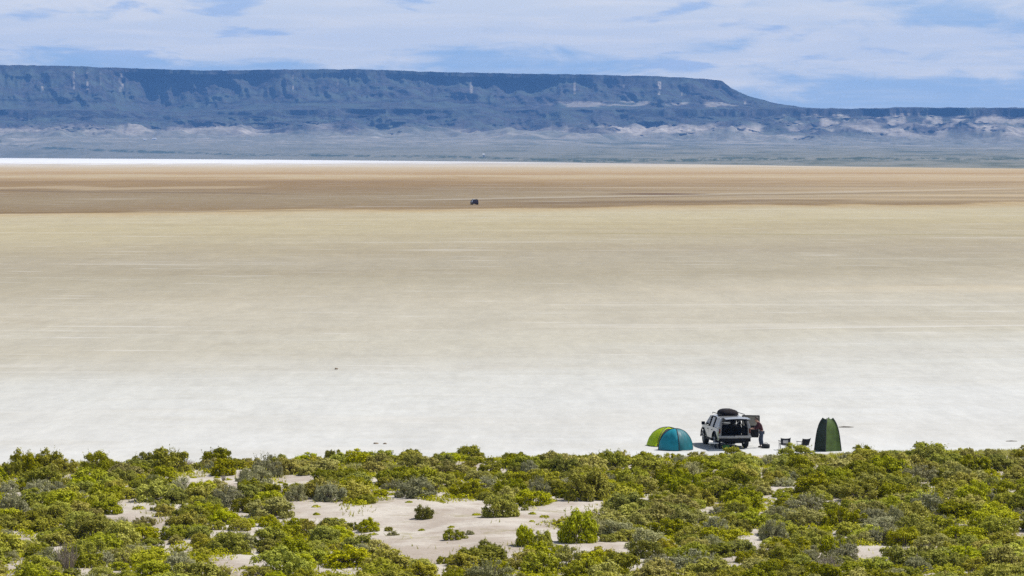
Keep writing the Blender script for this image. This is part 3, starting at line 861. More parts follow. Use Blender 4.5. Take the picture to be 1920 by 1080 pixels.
tag(o, 'olive scrub going on beyond both sides of the picture', 'scrub', kind='stuff')

# low understory between the shrubs, too tangled to count
SV, SF, ST, nv = [], [], [], 0
cnt = 0
while cnt < 1900:
    y = g.uniform(127, 189.5); lim = 0.146 * y + 1.0; x = g.uniform(-lim, lim)
    if y > shore_y(x) - 4.5 or (in_clear(x, y, 0.1) and g.random() > 0.09): continue
    if fbm(np.array(x / 3.0), np.array(y / 5.0), 3, 401) < 0.40: continue
    cnt += 1
    m = int(g.integers(60, 150)); rr = g.uniform(0.22, 0.68) if not in_clear(x, y, 0.1) else g.uniform(0.12, 0.26)
    a = g.uniform(0, 6.28, m); q = np.sqrt(g.random(m)) * rr
    p = np.stack([x + q * np.cos(a), y + q * np.sin(a), (1 - (q / rr) ** 2) * rr * g.uniform(0.35, 0.6) * (0.5 + 0.5 * g.random(m))], 1)
    p[:, 2] += scrub_z(p[:, 0], p[:, 1])
    nrm = np.stack([q / rr * np.cos(a), q / rr * np.sin(a), 0.8 + 0 * a], 1) + g.normal(size=(m, 3)) * 0.45
    nrm /= np.linalg.norm(nrm, axis=1, keepdims=True)
    v, f = leaf_cards(p, nrm, g.uniform(0.035, 0.065, m), g)
    SV.append(v); SF.append(f + nv); ST.append(np.repeat(np.clip(g.random(m) ** 1.5 + g.uniform(-.2, .3), 0, 1), 4)); nv += len(v)
me = mesh_np('undergrowth', np.concatenate(SV), np.concatenate(SF))
at = me.attributes.new('tone', 'FLOAT', 'POINT'); at.data.foreach_set('value', np.concatenate(ST).astype(np.float32))
me.materials.append(M['olive'])
o = bpy.data.objects.new('undergrowth', me); COL.objects.link(o)
tag(o, 'low tangled olive undergrowth between the shrubs', 'undergrowth', kind='stuff')

# low salt grass: a fringe along the playa edge and tufts between the shrubs
n = 60000
gx = g.uniform(-34, 36, n); gy = np.where(g.random(n) < 0.62, shore_y(gx) - 1.2 - np.abs(g.normal(size=n)) * 6.0, g.uniform(126, 190, n))
den = fbm(gx / 2.4, gy / 4.0, 4, 301)
ok = (den > 0.47) & (gy < shore_y(gx) - 0.4 + 3 * (fbm(gx / 4.5, gy / 9, 3, 105) - 0.5)) & (np.abs(gx) < 0.146 * gy + 2)
bare = np.array([in_clear(a, b_, -0.6) for a, b_ in zip(gx, gy)])
ok &= ~bare | ((g.random(n) < 0.35) & (fbm(gx / 0.9, gy / 1.4, 3, 307) > 0.60))
gx, gy = gx[ok], gy[ok]; gz = scrub_z(gx, gy)
n = len(gx)
hh = g.uniform(0.07, 0.22, n); ww = g.uniform(0.02, 0.05, n); aa = g.uniform(0, 6.28, n)
lx, ly = g.normal(size=n) * 0.07, g.normal(size=n) * 0.07
v = np.stack([np.stack([gx - np.cos(aa) * ww, gy - np.sin(aa) * ww, gz - 0.01], 1), np.stack([gx + np.cos(aa) * ww, gy + np.sin(aa) * ww, gz - 0.01], 1),
              np.stack([gx + lx, gy + ly, gz + hh], 1)], 1).reshape(-1, 3)
me = mesh_np('salt_grass', v, np.arange(n * 3).reshape(n, 3))
at = me.attributes.new('tone', 'FLOAT', 'POINT'); at.data.foreach_set('value', np.repeat(g.random(n), 3).astype(np.float32))
me.materials.append(M['grass'])
o = bpy.data.objects.new('salt_grass', me); COL.objects.link(o)
tag(o, 'low yellow green grass between the shrubs and along the playa edge', 'grass', kind='stuff')


# ------------------------------------------------------------------ estate car with open tailgate and rear door
def build_suv(name, loc, rz, paint, opened, label, group=None):
    root = empty(name, loc, rz)
    tag(root, label, 'car', group)
    P_, B_, I_ = M[paint], M['black_plastic'], M['interior']
    RK, BELT, TOP = 0.46, 1.12, 1.68
    arches = ((-1.40, 0.40, 0.50), (1.43, 0.40, 0.50))
    def w(y, z):
        if z <= 0.85: a = 0.905 + 0.045 * (z - RK) / (0.85 - RK)
        elif z <= BELT: a = 0.95 - 0.035 * (z - 0.85) / (BELT - 0.85)
        else: a = 0.915 - 0.185 * (z - BELT) / (TOP - BELT)
        if y > 1.5: a *= 1 - 0.14 * ((y - 1.5) / 0.9) ** 2
        if y < -1.9: a *= 1 - 0.05 * ((-1.9 - y) / 0.45) ** 2
        return a
    def top_z(y): return BELT - 0.12 * max(0, (y - 1.1) / 1.2) ** 1.3
    def low_z(y):
        z = RK
        for (cy, cz, r) in arches:
            if abs(y - cy) < r: z = max(z, cz + math.sqrt(r * r - (y - cy) ** 2))
        return z
    def side(s, y0, y1, inset=0.0, n=None):
        n = n or max(4, int((y1 - y0) / 0.06))
        def fn(u, v):
            y = y0 + (y1 - y0) * u; z = low_z(y) + (top_z(y) - low_z(y)) * v
            return (s * (w(y, z) - inset), y, z)
        return MB().grid(fn, n, 6)
    # the four side panels of each side
    GAP = 0.006
    for s in (-1, 1):
        side(s, -2.30, -0.93 - GAP).build('rear_quarter_panel', P_, root, True)
        side(s, 1.02 + GAP, 2.32).build('front_fender', P_, root, True)
        side(s, -2.28, -0.96, 0.05).build('side_trim', I_, root, True)
        side(s, 1.02, 2.2, 0.06).build('inner_fender', I_, root, True)
        fd = side(s, 0.07 + GAP, 1.02 - GAP).build('front_door', P_, root, True)
        side(s, 0.09, 1.0, 0.05).build('door_trim', I_, fd, True)
        MB().box((s * 0.945 - 0.012, 0.16, 0.95), (s * 0.945 + 0.012, 0.36, 0.985)).build('handle', B_, fd)
        # wheel arch flares
        for (cy, cz, r) in arches:
            pts = [(s * (w(cy, 0.8) + 0.012), cy + (r + 0.02) * math.cos(a), cz + (r + 0.02) * math.sin(a)) for a in [math.pi * k / 14 for k in range(15)]]
            MB().tube(pts, 0.04, 6).build('wheel_arch', B_, root, True)
        MB().box((s * 0.90 - 0.05, -0.85, 0.36), (s * 0.90 + 0.05, 0.90, RK + 0.02)).build('side_sill', B_, root, bevel=0.02)
        # pillars
        st = [(-2.30, -2.14), (-2.04, -1.95), (-1.05, -1.07), (-0.94, -0.96), (0.0, -0.02), (0.08, 0.05), (1.02, 0.42), (1.16, 0.52)]
        def gp(k, v, inset=0.0):
            yb, yt = st[k]; z = BELT + (TOP - BELT) * v; y = yb + (yt - yb) * v
            return (s * (w(y, z) - inset), y, z)
        for a, b in ((0, 1), (2, 3), (4, 5), (6, 7)):
            q = MB().grid(lambda u, v: tuple(gp(a, v)[c] * (1 - u) + gp(b, v)[c] * u for c in range(3)), 2, 4)
            q.build('pillar', P_ if a in (0, 6) else B_, root, True, solid=-0.04 * s)
        for a, b, nm in ((1, 2, 'quarter_window'), (5, 6, 'front_side_window')):
            q = MB().grid(lambda u, v: tuple(gp(a, v, 0.012)[c] * (1 - u) + gp(b, v, 0.012)[c] * u for c in range(3)), 3, 4)
            q.build(nm, M['tint'] if a == 1 else M['glass'], root, True)
        # rear door with its window; the right one can stand open about its front edge
        hinge = empty('rear_door', (s * 0.93, 0.06, 0.0)); hinge.parent = root
        dq = side(s, -0.93 + GAP, 0.06 - GAP)
        off = Vector((s * 0.93, 0.06, 0))
        mv = lambda mb: setattr(mb, 'v', [tuple(Vector(v) - off) for v in mb.v]) or mb
        mv(dq).build('door_panel', P_, hinge, True)
        mv(side(s, -0.90, 0.03, 0.055)).build('door_trim', I_, hinge, True)
        fr = MB()
        f4 = [gp(3, 0.0), gp(3, 1.0), gp(4, 1.0), gp(4, 0.0)]
        for k in range(3): fr.tube([f4[k], f4[k + 1]], 0.035, 5)
        mv(fr).build('window_frame', B_, hinge, True)
        q = MB().grid(lambda u, v: tuple(gp(3, v, 0.012)[c] * (1 - u) + gp(4, v, 0.012)[c] * u for c in range(3)), 3, 4)
        mv(q).build('window', M['tint_dark'] if (opened and s == 1) else M['tint'], hinge, True)
        mv(MB().box((s * 0.945 - 0.012, -0.80, 0.95), (s * 0.945 + 0.012, -0.60, 0.985))).build('handle', B_, hinge)
        if opened and s == 1: hinge.rotation_euler = (0, 0, R(70))
        # mirrors, lamps
        MB().box((s * 0.93, 0.98, 1.12), (s * 1.12, 1.12, 1.30)).build('door_mirror', B_, root, bevel=0.03)
        MB().box((s * 0.80, -2.325, 0.86), (s * 0.895, -2.22, 1.12)).build('tail_light', M['red_lens'], root, bevel=0.02)
        MB().box((s * 0.52, 2.27, 0.80), (s * 0.80, 2.36, 0.96)).build('headlight', M['clear_lens'], root, bevel=0.02)
        # rear opening return
        MB().add([(s * w(-2.3, BELT), -2.30, 1.15), (s * 0.74, -2.29, 1.15), (s * 0.66, -2.15, TOP), (s * w(-2.14, TOP), -2.14, TOP)], [(0, 1, 2, 3)]).build('rear_frame', P_, root, solid=0.03)
        MB().add([(s * w(-2.3, 0.7), -2.30, 0.68), (s * 0.76, -2.30, 0.68), (s * 0.74, -2.29, 1.15), (s * w(-2.3, BELT), -2.30, 1.15)], [(0, 1, 2, 3)]).build('rear_corner', P_, root, solid=0.03)
        # roof rail
        MB().tube([(s * 0.66, -1.9, 1.80), (s * 0.66, -1.8, 1.87), (s * 0.66, 0.2, 1.87), (s * 0.66, 0.3, 1.80)], 0.02, 6).build('roof_rail', B_, root, True)
        # wheels
        for (cy, cz, r) in arches:
            we = empty('wheel', (s * 0.80, cy, 0.40)); we.parent = root
            MB().lathe([(-0.13, 0.25), (-0.13, 0.36), (-0.10, 0.395), (0.10, 0.395), (0.13, 0.36), (0.13, 0.25)], 'x', 26).build('tyre', M['tyre'], we, True)
            rm = MB().lathe([(-0.10, 0.25), (0.115 * 1, 0.25)], 'x', 20)
            for k in range(6):
                a = k * math.pi / 3
                rm.tube([(s * 0.12, 0, 0), (s * 0.125, 0.24 * math.cos(a), 0.24 * math.sin(a))], 0.035, 4)
            rm.build('rim', M['alloy'], we)
    # roof, headliner, bonnet, screens
    def roof(z0):
        def fn(u, v):
            y = -2.16 + 2.70 * u; x = (2 * v - 1) * (w(y, TOP) + 0.004)
            return (x, y, z0 + 0.075 * (1 - (2 * v - 1) ** 4) - 0.03 * max(0, (u - 0.7) / 0.3) ** 2)
        return MB().grid(fn, 12, 10)
    roof(TOP).build('roof', P_, root, True)
    roof(TOP - 0.04).build('headliner', I_, root, True)
    MB().grid(lambda u, v: ((2 * v - 1) * w(1.14 + 1.18 * u, 1.0), 1.14 + 1.18 * u, top_z(1.14 + 1.18 * u) + 0.05 * (1 - (2 * v - 1) ** 2)), 10, 8).build('bonnet', P_, root, True)
    MB().grid(lambda u, v: ((2 * v - 1) * (0.915 + (0.73 - 0.915) * u) * 0.97, 1.16 - 0.64 * u + 0.10 * (1 - (2 * v - 1) ** 2), BELT + (TOP - BELT) * u), 6, 8).build('windscreen', M['glass'], root, True)
    MB().box((-0.74, 2.25, 0.70), (0.74, 2.34, 1.0)).build('grille', B_, root, bevel=0.03)
    MB().box((-0.85, 2.16, 0.42), (0.85, 2.44, 0.70)).build('front_bumper', P_, root, bevel=0.06)
    MB().box((-0.86, -2.26, 0.44), (0.86, 2.2, 0.50)).build('floor_pan', I_, root)
    MB().box((-0.50, -2.1, 0.30), (0.50, 1.9, 0.44)).build('chassis', B_, root, bevel=0.05)
    for cy in (-1.40, 1.43):
        MB().tube([(-0.75, cy, 0.38), (0.75, cy, 0.38)], 0.06, 8).build('axle', B_, root)
    MB().tube([(0.45, -1.2, 0.34), (0.5, -2.38, 0.34)], 0.035, 8).build('exhaust_pipe', M['metal'], root)
    # rear bumper: painted ledge over a black lower part
    MB().box((-0.92, -2.44, 0.60), (0.92, -2.24, 0.735)).build('rear_bumper', P_, root, bevel=0.035)
    MB().box((-0.88, -2.41, 0.40), (0.88, -2.22, 0.598)).build('bumper_lower', B_, root, bevel=0.03)
    MB().box((-0.70, -2.26, 0.735), (0.70, -2.20, 0.80)).build('load_sill', B_, root)
    # seats
    for sx in (-0.40, 0.40):
        st_ = MB().box((sx - 0.25, 0.05, 0.55), (sx + 0.25, 0.60, 0.80)).box((sx - 0.25, -0.12, 0.75), (sx + 0.25, 0.06, 1.18)).box((sx - 0.13, -0.10, 1.20), (sx + 0.13, 0.0, 1.40))
        st_.build('front_seat', I_, root, bevel=0.04)
    MB().box((-0.66, -0.95, 0.55), (0.66, -0.45, 0.82)).box((-0.68, -1.12, 0.75), (0.68, -0.94, 1.12)).box((-0.05, -1.09, 1.13), (0.14, -0.98, 1.30)).build('rear_seat', I_, root, bevel=0.04)
    MB().box((-0.72, 0.95, 0.80), (0.72, 1.14, 1.13)).build('dashboard', I_, root, bevel=0.04)
    # tailgate
    gate = empty('tailgate', (0, -2.15, TOP + 0.045)); gate.parent = root
    prof = [(0.0, 0.0, 0.60), (0.42, 0.03, 0.66), (0.52, 0.03, 0.68), (1.02, -0.03, 0.70)]
    def gate_part(a, b, dz, inset):
        (y0, z0, w0), (y1, z1, w1) = prof[a], prof[b]
        return MB().grid(lambda u, v: ((2 * v - 1) * (w0 + (w1 - w0) * u - inset), -(y0 + (y1 - y0) * u), z0 + (z1 - z0) * u + dz + 0.03 * (1 - (2 * v - 1) ** 2)), 4, 6)
    gate_part(0, 1, 0, 0.09).build('rear_window', M['tint'], gate, True)
    for s in (-1, 1):
        MB().tube([(s * 0.56, 0, 0.0), (s * 0.62, -0.42, -0.035)], 0.045, 6).build('gate_frame', P_, gate, True)
    gate_part(1, 3, 0, 0).build('gate_panel', P_, gate, True)
    gate_part(1, 3, -0.10, 0.02).build('gate_lining', I_, gate, True)
    MB().box((-0.16, -0.92, -0.165), (0.16, -0.72, -0.15)).build('plate_recess', B_, gate, rot=(R(0), 0, 0))
    if not opened:
        gate.rotation_euler = (R(68), 0, 0)
    else:
        for s in (-1, 1):
            MB().tube([(s * 0.63, -2.20, 1.35), (s * 0.64, -2.62, TOP - 0.05)], 0.012, 5).build('gas_strut', B_, root)
    return root


cx, cy = ground(1371.5, 840.5)
HEAD = R(9.5)
fwd = Vector((-math.sin(HEAD), math.cos(HEAD), 0))
car_loc = Vector((cx, cy, 0)) + fwd * 1.40
car = build_suv('estate_car', car_loc, HEAD, 'white_paint', True, 'white off-road estate car with raised tailgate and open right rear door')
dx, dy = ground(889.5, 384.0)
build_suv('dark_car', (dx, dy, 0), R(10), 'dark_paint', False, 'tiny dark car far out on the brown playa')

# roof bag on the white car
rb = empty('roof_bag', car.location + Vector((0, 0, 1.76)) + fwd * -0.55, HEAD)
tag(rb, 'black domed cargo bag strapped on the white car roof', 'cargo bag')
def bag(u, v):
    a = 2 * math.pi * u; b = math.pi / 2 * v
    ce = lambda t, e: math.copysign(abs(t) ** e, t)
    return (0.52 * ce(math.cos(a), 0.6) * ce(math.cos(b), 0.75), 0.75 * ce(math.sin(a), 0.6) * ce(math.cos(b), 0.75), 0.05 + 0.30 * ce(math.sin(b), 0.9))
MB().grid(bag, 28, 8).build('bag_top', M['bag'], rb, True)
MB().grid(lambda u, v: (0.55 * math.copysign(abs(math.cos(2 * math.pi * u)) ** 0.6, math.cos(2 * math.pi * u)) * (1 - 0.06 * v), 0.75 * math.copysign(abs(math.sin(2 * math.pi * u)) ** 0.6, math.sin(2 * math.pi * u)) * (1 - 0.06 * v), 0.05 - 0.05 * v), 28, 1).build('bag_base', M['bag'], rb, True)
for yy in (-0.35, 0.35):
    pts = [(0.53 * math.copysign(abs(math.cos(a)) ** 0.75, math.cos(a)), yy, 0.05 + 0.285 * max(math.sin(a), 0) ** 0.9) for a in [math.pi * k / 12 for k in range(13)]]
    MB().tube(pts, 0.012, 4).build('strap', M['pole'], rb)


# ------------------------------------------------------------------ tents
def dome_tent(name, px, py, depth, wid, hgt, rz, mats, label, door=None, sq=2.4, lean=0.0, tp=0.95):
    x, y = ground(px, py)
    root = empty(name, (x, y + depth, 0), rz)
    tag(root, label, 'tent')
    def rad(a):
        c, s = abs(math.cos(a)), abs(math.sin(a))
        return (c ** sq + s ** sq) ** (-1 / sq)
    def surf(a, b, k=1.0):
        rr = rad(a) * math.cos(b) ** tp * k
        # panels sag a little between the poles
        sag = 1 - 0.10 * math.cos(2 * a) ** 2 * math.sin(2 * b) + 0.012 * math.sin(9 * a + 7 * b) * math.sin(2 * b) + 0.010 * math.sin(17 * a - 11 * b) * math.sin(2 * b)
        return (wid / 2 * rr * math.cos(a) * sag + lean * math.sin(b), wid / 2 * rr * math.sin(a) * sag, hgt * math.sin(b) ** 0.92 * k)
    for q in range(4):
        a0 = -math.pi / 4 + q * math.pi / 2
        if door is not None and q == door: 
            # open side: cloth only at both flanks and over the arch
            def flank(u, v, sgn):
                b = math.pi / 2 * v
                am = a0 + math.pi / 4
                edge = 0.05 + 0.10 * v ** 2
                return surf(am + sgn * (math.pi / 4 - edge * (1 - u) * 0.6), b)
            for sgn in (-1, 1):
                MB().grid(lambda u, v: flank(u, v * 0.97, sgn), 5, 10).build('door_flap', mats[q], root, True)
            MB().grid(lambda u, v: surf(a0 + math.pi / 2 * u, math.pi / 2 * v, 0.93), 8, 10).build('opening_shade', M['dark_cloth'], root, True)  # dark sheet across the opening stands in for the shaded inside
        else:
            MB().grid(lambda u, v: surf(a0 + math.pi / 2 * u, math.pi / 2 * v), 18, 18).build('canopy_panel', mats[q], root, True)
    for q in range(2):
        a = math.pi / 4 + q * math.pi / 2
        pts = [surf(a, math.pi / 2 * k / 14, 1.006) for k in range(15)] + [surf(a + math.pi, math.pi / 2 * k / 14, 1.006) for k in range(13, -1, -1)]
        MB().tube(pts, 0.026, 5).build('pole_sleeve', M['pole'], root, True)
    pts = [surf(2 * math.pi * k / 40, 0.0, 1.0) for k in range(41)]
    MB().tube([(p[0], p[1], 0.012) for p in pts], 0.018, 4, cap=False).build('hem', M['pole'], root)
    return root


T, TD, LM = M['teal'], M['teal_dark'], M['lime']
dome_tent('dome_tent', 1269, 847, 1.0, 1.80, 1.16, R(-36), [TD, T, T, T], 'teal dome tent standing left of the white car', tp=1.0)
dome_tent('dome_tent', 1250, 839.5, 1.2, 2.05, 1.02, R(18), [LM, LM, LM, LM], 'lime green dome tent partly hidden behind the teal tent', door=3, lean=0.16)


def privacy_tent(px, py):
    x, y = ground(px, py)
    root = empty('privacy_tent', (x, y + 0.5, 0), R(30))
    tag(root, 'tall narrow dark green pop-up privacy tent at the scrub edge', 'tent')
    H = 1.80; B = 0.53
    def rr(v): return B * (1 - 0.30 * v - 0.34 * v ** 5)
    def corner(k, v):
        a = math.pi / 4 + k * math.pi / 2
        z = H * v
        return Vector((rr(v) * math.copysign(1, math.cos(a)), rr(v) * math.copysign(1, math.sin(a)), z))
    for k in range(4):
        def fn(u, v):
            p = corner(k, v).lerp(corner((k + 1) % 4, v), u)
            c = Vector((0, 0, p.z)); m = 1 - 0.06 * math.sin(math.pi * u)
            return tuple(c + (p - c) * m - Vector((0, 0, 0.07 * math.sin(math.pi * u) * max(0, v - 0.8) / 0.2)))
        MB().grid(fn, 8, 14).build('side_panel', M['green_shaded'] if k in (1,) else M['green'], root, True)  # left side takes the darker copy, so its shade is painted in
    MB().grid(lambda u, v: (rr(1) * (2 * u - 1), rr(1) * (2 * v - 1), H - 0.075 * (1 - (2 * u - 1) ** 2 * (2 * v - 1) ** 2)), 6, 6).build('roof_panel', M['green'], root, True)
    for k in range(4):
        MB().tube([corner(k, j / 12) * 1.004 for j in range(13)], 0.026, 5).build('pole_sleeve', M['pole'], root, True)
    MB().tube([corner(3, 0.02).lerp(corner(0, 0.02), 0.5) * 1.0 + Vector((0, 0, 0.05)), corner(3, 0.8).lerp(corner(0, 0.8), 0.5)], 0.008, 4).build('zip', M['pole'], root)
privacy_tent(1555, 847.5)


# ------------------------------------------------------------------ camp furniture
def camp_chair(px, py, rz, label, open_back):
    x, y = ground(px, py)
    root = empty('camp_chair', (x, y, 0), rz)
    tag(root, label, 'chair', 'camp chairs')
    D = M['dark_cloth']; W, SH, H = 0.24, 0.30, 0.66
    # faces +Y
    MB().grid(lambda u, v: ((2 * u - 1) * W, -0.2 + 0.42 * v, SH - 0.05 * math.sin(math.pi * u) + 0.05 * v), 8, 4).build('seat', D, root, True, solid=0.015)
    bk = lambda u, v: ((2 * u - 1) * (W + 0.03 * v), -0.20 - 0.14 * v - 0.03 * math.sin(math.pi * u), SH + (H - SH) * v - 0.03 * v * math.sin(math.pi * u))
    if open_back:
        for (u0, u1, v0, v1) in ((0, 0.22, 0, 1), (0.78, 1, 0, 1), (0.22, 0.78, 0.74, 1), (0.22, 0.78, 0, 0.2)):
            MB().grid(lambda u, v: bk(u0 + (u1 - u0) * u, v0 + (v1 - v0) * v), 3, 3).build('back_panel', D, root, True, solid=0.012)
        MB().grid(lambda u, v: bk(0.22 + 0.56 * u, 0.2 + 0.54 * v), 3, 3).build('mesh_panel', M['mesh_cloth'], root, True, solid=0.006)
    else:
        MB().grid(bk, 8, 4).build('back_panel', D, root, True, solid=0.012)
    for s in (-1, 1):
        MB().tube([(s * W, -0.22, 0.0), (s * (W + 0.02), -0.17, SH), (s * (W + 0.03), -0.35, H + 0.03)], 0.013, 5).build('back_post', M['pole'], root)
        MB().tube([(s * (W + 0.02), 0.22, 0.0), (s * (W + 0.02), 0.20, SH + 0.18)], 0.013, 5).build('leg', M['pole'], root)
        MB().tube([(s * W, -0.20, 0.01), (s * W, 0.22, SH)], 0.010, 5).build('brace', M['pole'], root)
        MB().box((s * (W + 0.03) - 0.03, -0.22, SH + 0.17), (s * (W + 0.03) + 0.03, 0.24, SH + 0.20)).build('armrest', D, root, bevel=0.01)
camp_chair(1472, 844, R(8), 'dark folding camp chair with pale mesh back, nearer the car', True)
camp_chair(1507, 845, R(32), 'black folding camp chair with solid back, nearer the tall tent', False)

x, y = ground(1338.5, 843.5)
tb = empty('camp_table', (x, y, 0), R(6)); tag(tb, 'small white folding table beside the left rear wheel of the car', 'table')
MB().box((-0.26, -0.20, 0.33), (0.26, 0.20, 0.37)).build('table_top', M['white_plastic'], tb, bevel=0.01)
for sx in (-0.22, 0.22):
    for sy in (-0.16, 0.16):
        MB().tube([(sx, sy, 0), (sx * 0.95, sy, 0.33)], 0.014, 5).build('leg', M['metal'], tb)
x, y = ground(1362, 843.5)
bx_ = empty('storage_box', (x, y, 0), R(-8)); tag(bx_, 'small green box on the ground behind the open tailgate', 'box')
MB().add([(-0.15, -0.12, 0), (0.15, -0.12, 0), (0.15, 0.12, 0), (-0.15, 0.12, 0), (-0.18, -0.14, 0.2), (0.18, -0.14, 0.2), (0.18, 0.14, 0.2), (-0.18, 0.14, 0.2)],
         [(3, 2, 1, 0), (4, 5, 6, 7), (0, 1, 5, 4), (1, 2, 6, 5), (2, 3, 7, 6), (3, 0, 4, 7)]).build('tub', M['green_plastic'], bx_, bevel=0.015)
MB().box((-0.195, -0.155, 0.2), (0.195, 0.155, 0.235)).build('lid', M['green_plastic'], bx_, bevel=0.012)
x, y = ground(1437, 841.5)
du = empty('duffel_bag', (x, y, 0), R(-20)); tag(du, 'dark bag lying on the ground by the person', 'bag')
MB().lathe([(-0.22, 0.06), (-0.20, 0.12), (0.0, 0.14), (0.20, 0.12), (0.22, 0.06)], 'x', 12, (0, 0, 0.125)).build('bag_body', M['dark_cloth'], du, True)
MB().tube([(-0.12, 0, 0.24), (-0.06, 0, 0.31), (0.06, 0, 0.31), (0.12, 0, 0.24)], 0.012, 5).build('handle', M['pole'], du)


# ------------------------------------------------------------------ person
def skin_obj(name, joints, edges, material, parent, root=0, sub=2):
    me = bpy.data.meshes.new(name)
    me.from_pydata([j[0] for j in joints], edges, [])
    o = bpy.data.objects.new(name, me); COL.objects.link(o)
    o.parent = parent
    me.materials.append(material)
    o.modifiers.new('skin', 'SKIN')
    sv = me.skin_vertices[0].data
    for i, j in enumerate(joints):
        r = j[1] if isinstance(j[1], tuple) else (j[1], j[1])
        sv[i].radius = r; sv[i].use_root = (i == root)
    m = o.modifiers.new('sub', 'SUBSURF'); m.levels = sub; m.render_levels = sub
    o.modifiers['skin'].use_smooth_shade = True
    return o


x, y = ground(1428, 840.3)
pr = empty('person', (x, y, 0), R(90))      # faces +Y locally, turned to the left of the picture
tag(pr, 'person in maroon jacket and blue jeans leaning towards the open car door', 'person')
J = {}
hip = Vector((0, 0, 0.86))
def build_person():
    pel = (0, -0.04, 0.88); sp1 = (0, 0.0, 1.02); sp2 = (0, 0.05, 1.20); chest = (0, 0.12, 1.34); neck = (0, 0.21, 1.43); head1 = (0, 0.26, 1.50); head2 = (0, 0.295, 1.60)
    js = [(pel, (0.13, 0.10)), (sp1, (0.125, 0.095)), (sp2, (0.14, 0.105)), (chest, (0.15, 0.11)), (neck, 0.055), (head1, (0.072, 0.085)), (head2, (0.075, 0.09))]
    es = [(0, 1), (1, 2), (2, 3), (3, 4), (4, 5), (5, 6)]
    cl_j = [(pel, (0.15, 0.125)), (sp1, (0.155, 0.125)), (sp2, (0.165, 0.13)), (chest, (0.17, 0.13)), ((0, 0.19, 1.42), 0.075)]
    cl_e = [(0, 1), (1, 2), (2, 3), (3, 4)]
    je_j = [((0, -0.04, 0.92), (0.145, 0.115))]; je_e = []
    hands = []
    for s in (-1, 1):
        sh = (s * 0.19, 0.13, 1.34)
        el = (s * 0.25, 0.22 + 0.03 * s, 1.10); wr = (s * 0.20, 0.44 + 0.03 * s, 1.05); pm = (s * 0.19, 0.52 + 0.03 * s, 1.05)
        b = len(js); js += [(sh, 0.055), (el, 0.042), (wr, 0.028), (pm, (0.035, 0.018))]; es += [(3, b), (b, b + 1), (b + 1, b + 2), (b + 2, b + 3)]
        # five fingers from the palm
        for k, (ox, ln) in enumerate(((-0.026, 0.075), (-0.009, 0.085), (0.009, 0.08), (0.026, 0.065))):
            c = len(js)
            js += [((pm[0] + ox, pm[1] + 0.045, pm[2] - 0.004), 0.009), ((pm[0] + ox, pm[1] + 0.045 + ln * 0.6, pm[2] - 0.018), 0.008), ((pm[0] + ox, pm[1] + 0.045 + ln * 0.85, pm[2] - 0.05), 0.007)]
            es += [(b + 3, c), (c, c + 1), (c + 1, c + 2)]
        c = len(js)
        js += [((pm[0] - s * 0.045, pm[1] + 0.0, pm[2] - 0.012), 0.010), ((pm[0] - s * 0.062, pm[1] + 0.04, pm[2] - 0.03), 0.008)]
        es += [(b + 3, c), (c, c + 1)]
        b = len(cl_j); cl_j += [(sh, 0.082), (el, 0.066), ((wr[0], wr[1] - 0.02, wr[2]), 0.048)]; cl_e += [(3, b), (b, b + 1), (b + 1, b + 2)]
        hp = (s * 0.095, -0.04, 0.84); kn = (s * 0.11, 0.02 + 0.05 * s, 0.46); an = (s * 0.11, -0.04 + 0.05 * s, 0.09); toe = (s * 0.125, 0.11 + 0.05 * s, 0.035)
        b = len(js); js += [(hp, 0.082), (kn, 0.055), (an, 0.038), (toe, (0.04, 0.025))]; es += [(0, b), (b, b + 1), (b + 1, b + 2), (b + 2, b + 3)]
        b = len(je_j); je_j += [(hp, 0.102), (kn, 0.076), ((an[0], an[1], 0.12), 0.066)]; je_e += [(0, b), (b, b + 1), (b + 1, b + 2)]
        skin_obj('shoe', [((an[0], an[1] - 0.05, 0.055), (0.05, 0.055)), ((an[0] + s * 0.005, an[1] + 0.07, 0.048), (0.05, 0.047)), (toe, (0.042, 0.034))], [(0, 1), (1, 2)], M['shoe'], pr)
    skin_obj('body', js, es, M['skin'], pr)
    skin_obj('jacket', cl_j, cl_e, M['maroon'], pr)
    skin_obj('jeans', je_j, je_e, M['jeans'], pr)
    # hair cap and face
    hc = Vector((0, 0.275, 1.585))
    MB().grid(lambda u, v: tuple(hc + Vector((0.088 * math.cos(2 * math.pi * u) * math.cos(-0.5 + 2.05 * v), -0.012 + 0.105 * math.sin(2 * math.pi * u) * math.cos(-0.5 + 2.05 * v) - (0.03 if v < 0.45 and math.sin(2 * math.pi * u) > 0.2 else 0), 0.02 + 0.11 * math.sin(max(-0.5 + 2.05 * v, 0.25 if math.sin(2 * math.pi * u) > 0.1 else -0.5))))), 20, 8).build('hair', M['hair'], pr, True)
    MB().add([(-0.014, 0.36, 1.535), (0.014, 0.36, 1.535), (0, 0.395, 1.54), (0, 0.362, 1.585)], [(0, 1, 2), (0, 2, 3), (1, 3, 2)]).build('nose', M['skin'], pr, True)
    for s in (-1, 1):
        MB().lathe([(-0.008, 0.004), (0, 0.010), (0.008, 0.004)], 'x', 8, (s * 0.032, 0.365, 1.585)).build('eye', M['shoe'], pr, True)
        MB().lathe([(-0.008, 0.012), (0, 0.028), (0.008, 0.016)], 'x', 10, (s * 0.088, 0.27, 1.57)).build('ear', M['skin'], pr, True)
    MB().box((-0.025, 0.350, 1.508), (0.025, 0.366, 1.514)).build('mouth', M['red_lens'], pr)
build_person()


